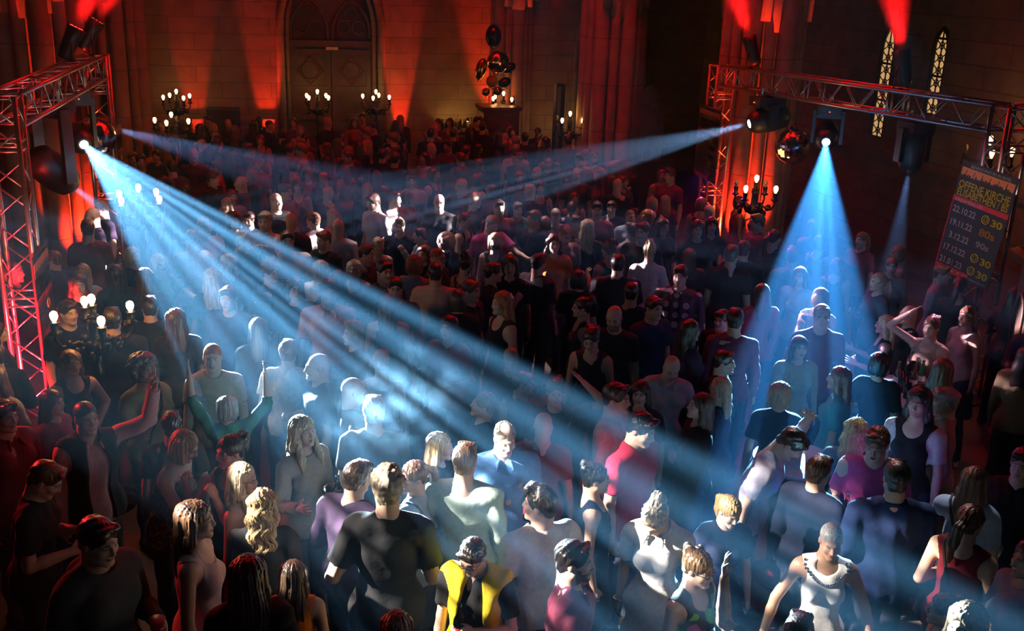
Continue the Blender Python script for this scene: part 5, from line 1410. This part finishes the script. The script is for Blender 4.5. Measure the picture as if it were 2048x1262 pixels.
R(1020, 531, 0, 'f', 'long', 'dk', 'shirt', 'bk', 'down', 'down', 'dark-haired woman with pale face and black open-collared jacket')
R(1078, 526, 140, 'm', 'short', 'dk', 'shirt', 'ch', 'down', 'down', 'dark-haired man with lit ear, back turned, black shirt', build=1.15)
R(1216, 499, -140, 'f', 'topknot', 'dk', 'tank', 'bk', 'down', 'drink', 'woman with raised forearm and dark hair, back turned')
R(1236, 528, 178, 'm', 'short', 'dk', 'shirt', 'ch', 'down', 'down', 'dark-haired man in dark shirt, back turned, before the raised forearm', build=1.15)
R(1360, 552, -10, 'm', 'short', 'dk', 'long', 'plaid', 'bent', 'down', 'man in dark plaid shirt with pale squares', collar=1, build=1.15)
R(1157, 558, 170, 'f', 'bob', 'dk', 'tee', 'bk', 'down', 'chest', 'dark-haired woman holding something small and bright to her ear')
R(942, 582, 60, 'm', 'short', 'br', 'shirt', 'ch', 'down', 'down', 'brown-haired man in profile, warm dim light, below the topknot woman')
R(987, 545, 95, 'f', 'short', 'dk', 'tee', 'bk', 'chin', 'down', 'dark-haired person turned sideways below the black sleeveless top')
R(1003, 606, -60, 'f', 'long', 'rd', 'tank', 'bk', 'down', 'down', 'woman with long copper hair in dim warm light')
R(1163, 615, -80, 'f', 'bun', 'dk', 'tank', 'ch', 'down', 'down', 'woman with glasses in amber-lit profile, hair tied back', glasses=1)
R(1228, 636, -10, 'm', 'bald', 'dk', 'tee', 'bk', 'down', 'down', 'bald man with red-lit crown and dark beard', beard=.7, head=(0, 15, 0))
R(1308, 616, 40, 'm', 'short', 'dk', 'tee', 'nv', 'down', 'down', 'man with short dark hair and red-lit cheek below the white T-shirt')
R(1381, 662, 120, 'f', 'long', 'db', 'long', 'pu', 'down', 'down', 'long-haired woman with pink-lit cheek, back half turned, purple shade')
R(1444, 640, -30, 'm', 'short', 'dk', 'jacket', 'bk', 'down', 'down', 'man in dark jacket standing in magenta gloom at the tower foot')
R(1395, 458, 10, 'f', 'long', 'dk', 'tee', 'bk', 'down', 'down', 'woman in gloom just before the rear truss tower')
R(915, 600, 178, 'f', 'bob', 'db', 'tee', 'bk', 'down', 'down', 'dark-haired person in deep shadow below the pale pink shirt')
R(1470, 640, 178, 'm', 'short', 'dk', 'long', 'mr', 'down', 'down', 'person in purple shirt before the red columns, back turned')
R(1487, 500, 178, 'm', 'short', 'dk', 'jacket', 'bk', 'down', 'down', 'black silhouette of a man before the red columns, under the candelabra', build=1.15)
R(1463, 510, 170, 'm', 'short', 'dk', 'tee', 'bk', 'down', 'down', 'black silhouette beside the man under the candelabra')
# --- middle rows by the red tower
R(103, 520, -140, 'm', 'short', 'mb', 'jacket', 'nb', 'down', 'down', 'man in blue jacket turned away behind the yellow banner', head=(35, 0, 0))
R(166, 545, 170, 'f', 'long', 'bl', 'tank', 'lbu', 'down', 'down', 'blonde woman with long hair and bare shoulder above the candelabra bulbs')
R(233, 549, 178, 'f', 'long', 'dk', 'tee', 'bk', 'down', 'down', 'dark long-haired woman with striped pale hair clip, back turned', clip=1)
R(266, 512, 50, 'f', 'bob', 'bl', 'tee', 'bk', 'down', 'down', 'blonde woman with bright cheek at the lower beam edge')
R(318, 527, 30, 'f', 'bob', 'lb', 'tee', 'gn', 'down', 'reach', 'woman in bright green top half inside the beam')
R(290, 557, 170, 'f', 'long', 'db', 'tee', 'bk', 'down', 'down', 'brown-haired woman in shadow before the bright green top')
R(156, 570, 10, 'f', 'long', 'db', 'tee', 'bk', 'down', 'down', 'dark-haired woman with warm dim face behind the candelabra bulbs')
R(300, 615, 178, 'm', 'short', 'dk', 'jacket', 'bk', 'down', 'down', 'large man in black, back turned, between candelabra and beam', build=1.2)
R(225, 640, 176, 'm', 'short', 'dk', 'jacket', 'bk', 'down', 'down', 'dark broad-shouldered figure directly behind the big candelabra', build=1.15)
R(352, 640, 178, 'f', 'long', 'br', 'tee', 'ch', 'down', 'down', 'long-haired woman veiled by the lower edge of the beam')
R(30, 545, 60, 'f', 'bob', 'gr', 'tee', 'bk', 'down', 'down', 'pale-haired person seen through the bars of the red tower')
# --- rear people one can pick out
R(540, 251, 70, 'm', 'buzz', 'dk', 'tee', 'bk', 'down', 'down', 'short-haired man in sharp silhouette against the red wall beside the doors')
R(400, 258, 178, 'f', 'long', 'dk', 'tee', 'bk', 'down', 'down', 'long-haired silhouette before the narrow red uplight strip')
R(456, 249, 5, 'm', 'bald', 'dk', 'jacket', 'bk', 'down', 'down', 'bald man with faint face before the black cabinet')
R(426, 256, 10, 'f', 'bob', 'bl', 'tee', 'bk', 'down', 'down', 'woman with pale hair band and bare shoulders before the black cabinet')
R(507, 251, 178, 'f', 'long', 'dk', 'tee', 'bk', 'down', 'down', 'long-haired silhouette next to the short-haired man at the red wall')
R(564, 266, 178, 'f', 'bob', 'dk', 'tee', 'bk', 'down', 'down', 'small silhouette at the lower corner of the red wall and door frame')
R(790, 250, 178, 'f', 'longwavy', 'dk', 'tee', 'bk', 'down', 'down', 'big-haired silhouette against the red glow right of the doors'.replace('right of', 'beyond'))
R(906, 268, 178, 'm', 'short', 'dk', 'tee', 'bk', 'down', 'down', 'silhouetted head in front of the bar bottles')
R(937, 266, 178, 'f', 'long', 'dk', 'tee', 'bk', 'down', 'down', 'long-haired silhouette under the gooseneck bar lamp')
R(861, 268, 178, 'm', 'short', 'dk', 'tee', 'bk', 'down', 'down', 'dark head before the yellow-lit wall, just past the red glow')
R(965, 255, 178, 'm', 'short', 'dk', 'tee', 'bk', 'down', 'down', 'dark head in front of the wooden cabinet')
R(1050, 276, 178, 'm', 'short', 'dk', 'jacket', 'bk', 'down', 'down', 'broad silhouette before the grey pier beside the red one')
R(1090, 284, -80, 'f', 'long', 'dk', 'tee', 'bk', 'down', 'down', 'long-haired woman in dark profile beside the column speaker')
R(432, 335, -100, 'm', 'short', 'dk', 'tee', 'cr', 'down', 'down', 'person in red top crossed by the thin violet beam', h=1.7)
R(746, 405, -50, 'm', 'short', 'db', 'shirt', 'lg', 'down', 'down', 'man in pale checked shirt smiling down, in the haze where two beams meet', head=(0, 15, 0))
R(790, 398, 60, 'm', 'short', 'db', 'tee', 'lg', 'down', 'down', 'man in light top in profile in the haze where two beams meet')
R(878, 405, 0, 'm', 'bald', 'dk', 'tee', 'bk', 'down', 'down', 'bald man facing the camera in the pale haze where two beams meet')
R(553, 403, 30, 'm', 'balding', 'gb', 'tee', 'bk', 'down', 'down', 'greying man in dim amber light below the thin violet beam')
R(497, 440, -20, 'm', 'short', 'db', 'tee', 'bk', 'down', 'down', 'man in amber gloom beside the pale pink T-shirt')
R(468, 441, 20, 'f', 'long', 'db', 'tee', 'bk', 'down', 'down', 'woman in amber gloom above the golden-lit hair')

# fill of the crowd: people of whom only dim heads and shoulders show
ARCH = [('m', 'short', 'tee', 'down', 'down', 'short-haired man in T-shirt'), ('f', 'long', 'tee', 'down', 'bent', 'long-haired woman in T-shirt'), ('m', 'short', 'jacket', 'bent', 'down', 'short-haired man in jacket'),
        ('f', 'bob', 'tank', 'down', 'drink', 'woman with bob and sleeveless top'), ('m', 'bald', 'shirt', 'down', 'down', 'bald man in shirt'), ('f', 'ponytail', 'tee', 'chest', 'down', 'woman with ponytail'),
        ('m', 'quiff', 'tee', 'drink', 'down', 'man with swept-up hair'), ('f', 'longwavy', 'long', 'down', 'down', 'woman with wavy hair and long sleeves')]
_trouser = {(f, k): leg_mesh(f, k, 1) for f in (False, True) for k in ('trousers', 'skirt') if f or k == 'trousers'}
_shoes = shoe_mesh()
for me in list(_trouser.values())+[_shoes]: me.materials.append(M_cloth)
def head_local(r): return r.hc
def solve(q, h, r):
    s = h/1.75; hc = r.hc*s; p = atz(q['px'], q['py'], hc[2])
    for _ in range(3):
        rz = math.atan2(-p[0], p[1])+math.radians(q['face'])      # local -Y turned to the camera, then by the facing angle
        c, s_ = math.cos(rz), math.sin(rz)
        w = V3(c*hc[0]-s_*hc[1], s_*hc[0]+c*hc[1], 0)
        t = atz(q['px'], q['py'], hc[2]); p = t-w; p[2] = 0
    return p, rz
for q in PEOPLE:
    q['rig'] = Rig(dict(q))
    q['hgt'] = q.get('h') or (1.77 if q['sex'] == 'm' else 1.67)
SEP = .55
for it in range(180):
    for q in PEOPLE: q['p'], q['rz'] = solve(q, q['hgt'], q['rig'])
    mv = 0
    for i, a in enumerate(PEOPLE):
        for b in PEOPLE[:i]:
            d = np.linalg.norm((a['p']-b['p'])[:2])
            if d < SEP:
                f_, n_ = (a, b) if a['py'] < b['py'] else (b, a)       # far one shorter pushes it away, near one taller pulls it in
                lo = lambda q: (1.58 if q['sex'] == 'm' else 1.50); hi = lambda q: (1.95 if q['sex'] == 'm' else 1.84)
                st_ = .006
                if f_['hgt'] > lo(f_): f_['hgt'] -= st_; mv += 1
                if n_['hgt'] < hi(n_): n_['hgt'] += st_; mv += 1
    for q in PEOPLE:
        for t_, R_ in ((T1, .86), (T2, .74)):
            dv = np.linalg.norm((q['p']-t_)[:2])
            if dv < R_: q['hgt'] += .006 if q['p'][1] < t_[1] else -.006; q['hgt'] = min(max(q['hgt'], 1.5), 1.95); mv += 1
    if not mv: break
ITEMS = []
def add_person(q, k):
    r = q['rig']; zc = depth(q['p']); lod = 0 if zc < 8.9 else (1 if zc < 14.6 else 2)
    s = q['hgt']/1.75; q['hair_col'] = HC[q['hc']]; q['front'] = q.get('fr')
    me, r = body_mesh(q, lod)
    o = link('person', me, M_skin, None, (q['p'][0], q['p'][1], 0), (0, 0, q['rz']), s, SK[q.get('sk', 'f')])
    tag(o, q['label'], 'person')
    tm = top_mesh(q, r, lod, k)
    pat = q['tc'] in PM
    nm = {'tee': 't_shirt', 'polo': 'polo_shirt', 'long': 'long_sleeved_shirt', 'rolled': 'shirt', 'tank': 'sleeveless_top', 'shirtdress': 'shirt_dress', 'hoodie': 'hooded_top'}.get(q['top'], q['top'])
    link(nm, tm, PM[q['tc']] if pat else (M_satin if q.get('satin') else M_cloth), o, color=(0, 0, 0) if pat else TC[q['tc']])
    fem = r.fem
    if q['top'] not in ('shirtdress',):
        bc = q.get('bc', [(.02, .022, .03), (.03, .04, .075), (.012, .012, .014), (.05, .06, .09)][k % 4])
        tk = 'skirt' if fem and k % 7 == 3 else 'trousers'
        link(tk, _trouser[(fem, tk)], None, o, color=bc)
    link('shoes', _shoes, None, o, color=(.015, .014, .014))
    if q['hair'] != 'bald':
        hm = hair_mesh(q, r, lod, k)
        if hm: link('hair', hm, M_hair, o, color=HC[q['hc']])
    if q.get('vest'): link('waistcoat', top_mesh(dict(q, top='vest'), r, lod, k, 'vest', .024), M_cloth, o, color=TC[q['vest']])
    if q.get('blouse'): link('blouse', top_mesh(dict(q, top='tee', neck='scoop'), r, lod, k, 'tee', -.012), M_cloth, o, color=TC['wh'])
    if q.get('glasses') and lod < 2: link('glasses', glasses_mesh(r), M_black, o)
    if q.get('cap'): link('flat_cap', cap_mesh(r), M_cloth, o, color=TC['lg'])
    if q.get('clip'):
        m = MB(); c = r.h(.0, .108, .045); 
        m.tube([c+r.H @ V3(.02*math.cos(t), .02, .03+.024*math.sin(t)) for t in (PI/2, PI/2+2*PI/3, PI/2+4*PI/3)], .0035, 5, closed=True); link('hair_clip', m.me('hair_clip'), M_alu, o)
    if q.get('strap') or q.get('necklace'):
        from mathutils.bvhtree import BVHTree
        vs = []; fs = []
        for mm in ([tm] if q.get('strap') else [tm, me]):
            b0 = len(vs); vs += [v.co.copy() for v in mm.vertices]; fs += [tuple(i+b0 for i in p.vertices) for p in mm.polygons]
        tree = BVHTree.FromPolygons(vs, fs)
        def onto(p, c, off):
            d = Vector(p-c).normalized(); hit = tree.ray_cast(Vector(c)+d*.6, -d)
            return np.array(hit[0])+np.array(d)*off if hit[0] else None
        if q.get('strap'):
            pts = []
            for i in range(36):
                t = 2*PI*i/36; pl = r.T @ V3(.11*math.cos(t)+.0, .35*math.sin(t), .27*math.cos(t))
                # plane through one shoulder and the other hip
                c = r.t(.0, 0, 1.2); p = c+pl
                h_ = onto(p, c, .004)
                if h_ is not None: pts.append(h_)
            m = MB(); m.tube(pts, .011, 6, closed=True); link('bag_strap', m.me('bag_strap', True), M_rubber, o)
        if q.get('necklace'):
            m = MB()
            for i in range(23):
                t = -1.0+2.0*i/22; c0 = r.t(0, .0, 1.47-.12*(1-t*t)); p = c0+r.T @ V3(.9*math.sin(t*1.35), -.9*math.cos(t*1.35), 0)
                h_ = onto(p, c0, .006)
                if h_ is not None: m.sphere(h_, .0105, 8, 5)
            link('bead_necklace', m.me('bead_necklace', True), M_chrome, o)
    if q.get('bracelet'):
        A = r.arm[-1]; m = MB(); u = A['t']; w = A['p']; c = A['wr']-A['a']*.005
        m.tube([c+(u*math.cos(t)+w*math.sin(t))*.034 for t in np.linspace(0, 2*PI, 16, endpoint=False)], .006, 6, closed=True); link('bracelet', m.me('bracelet', True), M_chrome, o)
    Rz = np.array(Matrix.Rotation(q['rz'], 3, 'Z'))
    for key, sd in (('holdR', -1), ('holdL', 1)):
        if q.get(key): ITEMS.append((q[key], q['p']+Rz @ (r.arm[sd]['palm']*s), q))
    if q.get('redprint'):
        m = MB()
        for i in range(3): m.box(r.t(-.04+.04*i, -.155, 1.24), (.028, .02, .05))
        link('red_print', m.me('red_print'), M_red, o)
for k, q in enumerate(PEOPLE): add_person(q, k)
WHO = {}
for kind, p, q in ITEMS:
    who = q['label'].split(',')[0]
    if kind in ('bottle', 'cola'):
        n = WHO[q['label']] = WHO.get(q['label'], 0)+1
        side = ('lower', 'upper')[n-1] if 'each hand' in q['label'] else ''
        lab = {'bottle': 'small glass bottle in the hand of the ', 'cola': 'cola bottle held by the '}[kind]
        short = ' '.join(who.split()[:8]).replace(' holding a cola bottle in each hand', '')
        bottle(p-V3(0, 0, .07), 1.0, M_glass, 'held_bottle', (lab+short) if n == 1 else 'second '+lab+short, None, 'bottle', fill=(kind == 'cola'))
    elif kind == 'phone':
        o = empty('mobile_phone', p); tag(o, 'phone held by the '+' '.join(who.split()[:8]), 'phone'); o.rotation_euler = (math.radians(50), 0, q['rz'])
        MB().bb((-.036, -.004, -.075), (.036, .004, .075)).build('case', M_black, o); MB().bb((-.033, -.0052, -.07), (.033, -.004, .07)).build('screen', MATS.get('phone_screen') or mat('phone_screen', (.1, .2, .3), .2, emit=(.25, .5, .8), es=.25), o)
    else:
        o = empty('plastic_cup', p-V3(0, 0, .05)); tag(o, 'red plastic cup held by the young man in the hooded top', 'cup')
        MB().lathe([(.001, 0), (.03, 0), (.042, .11), (.044, .112), (.038, .11), (.027, .006), (.001, .006)], (0, 0, 0), 16).build('body', M_red, o, True)
        MB().lathe([(.042, .108), (.046, .112), (.042, .116)], (0, 0, 0), 16).build('rim', M_red, o, True)

# the rest of the crowd
protos = []
for i, (sx, hr, tp, aR, aL, lab) in enumerate(ARCH):
    q = dict(sex=sx, hair=hr, top=tp, armR=aR, armL=aL, hair_col=HC['dk']); me, r = body_mesh(q, 2); me.materials.append(M_skin)
    tm = top_mesh(q, r, 2, i); tm.materials.append(M_cloth); hm = hair_mesh(q, r, 2, i)
    if hm: hm.materials.append(M_hair)
    protos.append((me, tm, hm, r, lab))
taken = [q['p'][:2] for q in PEOPLE]+[V3(*c)[:2] for c in CAND_LIGHTS]+[nearL[:2], farL[:2], farR[:2], nearR[:2], T1[:2], T2[:2], V3(8.0, 8.45)]
solid = [(V3(*c), 1.02) for c in AR+AL]
rs = np.random.RandomState(12)
NFILL = 0
def proj(p):
    d = np.array(p)-cO; z = d @ cF; return 1024+FPX*(d @ cR)/z, 631-FPX*(d @ cU)/z
cand = []
for _ in range(9000):
    y = rs.uniform(7.2, 23.0); xl = -2.1 if y > 10.8 else -3.2; xr = 8.2-.19*(y-9)
    x = rs.uniform(xl, xr); cand.append((x, y))
TOPC = ['bk', 'bk', 'ch', 'nv', 'sl', 'mr', 'lg', 'dn', 'wn', 'kh', 'pu', 'bk']
fill_tops = []
for x, y in cand:
    px, py = proj((x, y, 1.6))
    if not (-40 < px < 2090): continue
    if py > 700 and not (px < 250): continue
    if 215 < px < 450 and 395 < py < 600: continue
    sep = .62 if y > 14.5 else .58
    t = np.array(taken)
    if (np.hypot(t[:, 0]-x, t[:, 1]-y) < sep).any(): continue
    if any(np.hypot(c[0]-x, c[1]-y) < r_ for c, r_ in solid): continue
    if NFILL >= 215: break
    taken.append(np.array((x, y))); i = int(rs.randint(len(protos))); me, tm, hm, r, lab = protos[i]
    h = rs.normal(1.74 if not r.fem else 1.65, .05); face = rs.choice([0, 20, -30, 60, -60, 100, -100, 150, 178, 178, -150])
    rz = math.atan2(-x, y)+math.radians(face+rs.uniform(-15, 15))
    zone = 'in the rear crowd' if y > 18.5 else ('under the thin crossing beams' if y > 14.6 else ('in the dim mid crowd' if y > 10 else 'in the dim near crowd'))
    tc = TOPC[rs.randint(len(TOPC))]; hc = ('dk', 'db', 'br', 'dk', 'gb', 'mb')[rs.randint(6)]
    o = link('person', me, None, None, (x, y, 0), (0, 0, rz), h/1.75, SK['fftp'[rs.randint(4)]])
    tag(o, 'dim %s %s' % (lab, zone), 'person', '%s, %s' % (lab, zone))
    nm = {'tee': 't_shirt', 'long': 'long_sleeved_shirt', 'tank': 'sleeveless_top'}.get(ARCH[i][2], ARCH[i][2])
    link(nm, tm, None, o, color=TC[tc]); link('trousers', _trouser[(r.fem, 'trousers')], None, o, color=(.015, .017, .025)); link('shoes', _shoes, None, o, color=(.012, .012, .012))
    if hm: link('hair', hm, None, o, color=HC[hc])
    NFILL += 1

# ---------------------------------------------------------------- light
BLUE = (.42, .66, 1.0)
def lensout(l, t): l = np.array(l); return l+_n(np.array(t)-l)*.03
spot('beam_main', lensout(LA, TA), TA, 760000, (.55, .84, 1.0), 15.8, .10, .03, (8, .05, None, 1.0, (-.22, .60)))
spot('beam_main_core', lensout(LA, TA), TA, 60000, (.85, .92, 1.0), 4.0, 1, .03)
spot('beam_cone', lensout(LB, TB), TB, 420000, (.17, .55, 1.0), 14, .12, .03, (6, .12, None, 4.0))
spot('beam_core', lensout(LB, TB), TB, 70000, (1.0, .85, .75), 2.2, .9, .03)
spot('beam_flat', lensout(LC, TC_), TC_, 75000, (1, .86, 1.0), 12.5, .15, .03, (7, .05, None, 2.0))
spot('beam_thin', lensout(LD, TD), TD, 165000, (1, .74, 1.0), 12, .15, .03, (7, .05, None, 7.0))
spot('beam_small', lensout(LE, TE), TE, 14000, (.7, .66, 1.0), 15, .3, .03, (4, .2, None, 3.0))
spot('beam_behind', lensout(LF, TF), TF, 20000, (.85, .8, 1.0), 18, .2, .03, (4, .2, None, 5.0))
# added spots without fixtures, put in to throw white patches on the crowd
spot('patch_far', (3.2, 16.2, 10.6), (4.35, 13.2, 1.5), 7500, (.80, .90, 1.0), 17, .2, .04, (7, .02, None, 9.0))
spot('patch_mid', (.2, 15.2, 10.6), (1.9, 12.6, 1.5), 4200, (.85, .92, 1.0), 12, .2, .04, (7, .02, None, 3.0))
spot('patch_polo', (-1.4, 14.2, 10.6), (.1, 11.7, 1.5), 4200, (1, .92, .85), 13, .2, .04, (7, .03, None, 5.0))
spot('patch_near', (-4.8, 6.2, 4.9), (1.2, 5.55, 1.5), 40000, (1.0, .94, .86), 17, .2, .04, (7, .04, None, 6.0))
spot('patch_table', (5.8, 12.2, 10.6), (3.9, 5.6, 1.5), 10000, (.8, .9, 1.0), 9, .2, .04, (6, .03, None, 2.0))
spot('balcony_fill', (-1.2, .5, 7.5), (1.7, 5.2, 1.4), 120, (.72, .68, 1.0), 22, .8, .25)  # added soft fill from above the camera, no lamp stands there
spot('banner_fill', (5.6, 8.8, 4.6), (8.0, 10.1, 2.2), 160, (1, .8, .75), 24, .4, .04)  # added spot without fixture, lifts the dark tilted banner
for k, (p, d) in enumerate(PAR):
    spot('wash_up', np.array(p)+_n(d)*.03, np.array(p)+np.array(d), (130000, 70000, 130000, 130000)[k], (1, .003, .002), 30, .5, .08)
RED = (1, .035, .010)
def uplight(x, y, tx, ty, tz, e, ang=60, col=RED): spot('uplight', (x, y, .3), (tx, ty, tz), e, col, ang, .5, .05)
for px, e in ((392, 900), (535, 1500), (800, 1500)):
    p = aty(px, 240, YB); uplight(p[0], YB-.25, p[0], YB-.06, 1.9, e, 22)
uplight(5.35, YB-.8, 5.7, YB-.2, 3.2, 1300, 40)
uplight(7.0, 14.65, 7.7, 15.4, 2.6, 1700, 48); uplight(7.55, 14.6, 7.8, 15.3, 3.4, 1700, 48)
uplight(-2.1, 15.35, -2.7, 15.9, 2.2, 1700, 50); uplight(-2.5, 15.25, -2.8, 15.9, 3.4, 1200, 50)
# red par cans at the near tower
spot('tower_par', (-2.1, 9.1, .2), (nearL[0], nearL[1], 1.7), 2600, (1, .015, .025), 36, .5, .06)
spot('tower_par', (nearL[0]+.05, nearL[1]+.05, .06), (nearL[0], nearL[1], 3), 900, (1, .02, .04), 60, .5, .03)
spot('crowd_par', (-2.9, 8.6, 2.4), (-.9, 5.8, 1.1), 340, (1, .03, .03), 50, .6, .05)
# magenta and red washes over the dancers
spot('magenta_par', (6.5, 14.6, 1.9), (5.6, 11.0, 1.0), 130, (.75, .03, .40), 70, .6, .05)
spot('red_par', (9.4, 5.0, 4.6), (3.6, 8.6, 1.2), 90, (1, .05, .16), 45, .6, .05)
spot('table_par', (7.7, 9.8, 3.2), (T1[0], T1[1], 1.1), 500, (1, .5, .8), 16, .5, .04)
# candelabra glow
for k, p in enumerate(CAND_LIGHTS):
    d = bpy.data.lights.new('bulb_glow', 'POINT'); d.energy = (32, 10, 8, 2, 2, 2, 2, 2, 4, 6)[k]; d.color = (1, .48, .13); d.shadow_soft_size = .22
    o = bpy.data.objects.new('bulb_glow', d); C.objects.link(o); o.location = (p[0], p[1], p[2]+.22)
d = bpy.data.lights.new('bar_glow', 'SPOT'); d.energy = 11; d.color = (1, .62, .16); d.spot_size = 1.7; d.shadow_soft_size = .05
o = bpy.data.objects.new('bar_glow', d); C.objects.link(o); o.location = (BARL[0]-.1, YB-.55, 1.25); o.rotation_euler = (math.radians(120), 0, 0)
d = bpy.data.lights.new('aisle_glow', 'POINT'); d.energy = 9; d.color = (1, .55, .16); d.shadow_soft_size = .2
o = bpy.data.objects.new('aisle_glow', d); C.objects.link(o); o.location = (7.2, 24.2, 1.2)
# haze
w = bpy.data.worlds.new('hall_air'); bpy.context.scene.world = w; w.use_nodes = True; nt = w.node_tree
nt.nodes['Background'].inputs[0].default_value = (.0, .0, .0, 1); nt.nodes['Background'].inputs[1].default_value = 0
vs = nt.nodes.new('ShaderNodeVolumeScatter'); vs.inputs['Color'].default_value = (.26, .60, 1, 1); vs.inputs['Density'].default_value = .010; vs.inputs['Anisotropy'].default_value = .0
nt.links.new(vs.outputs[0], nt.nodes['World Output'].inputs['Volume'])
sc = bpy.context.scene
sc.view_settings.view_transform = 'Standard'; sc.view_settings.look = 'None'; sc.view_settings.gamma = 1; sc.view_settings.use_curve_mapping = False
sc.view_settings.exposure = -0.12
cy = sc.cycles
cy.max_bounces = 4; cy.diffuse_bounces = 1; cy.glossy_bounces = 2; cy.transmission_bounces = 4; cy.volume_bounces = 0; cy.transparent_max_bounces = 4
cy.caustics_reflective = False; cy.caustics_refractive = False; cy.sample_clamp_indirect = 4; cy.sample_clamp_direct = 0
cy.use_adaptive_sampling = True; cy.adaptive_threshold = .02; cy.use_denoising = True; cy.use_light_tree = True
if hasattr(cy, 'debug_use_compact_bvh'): cy.debug_use_compact_bvh = True
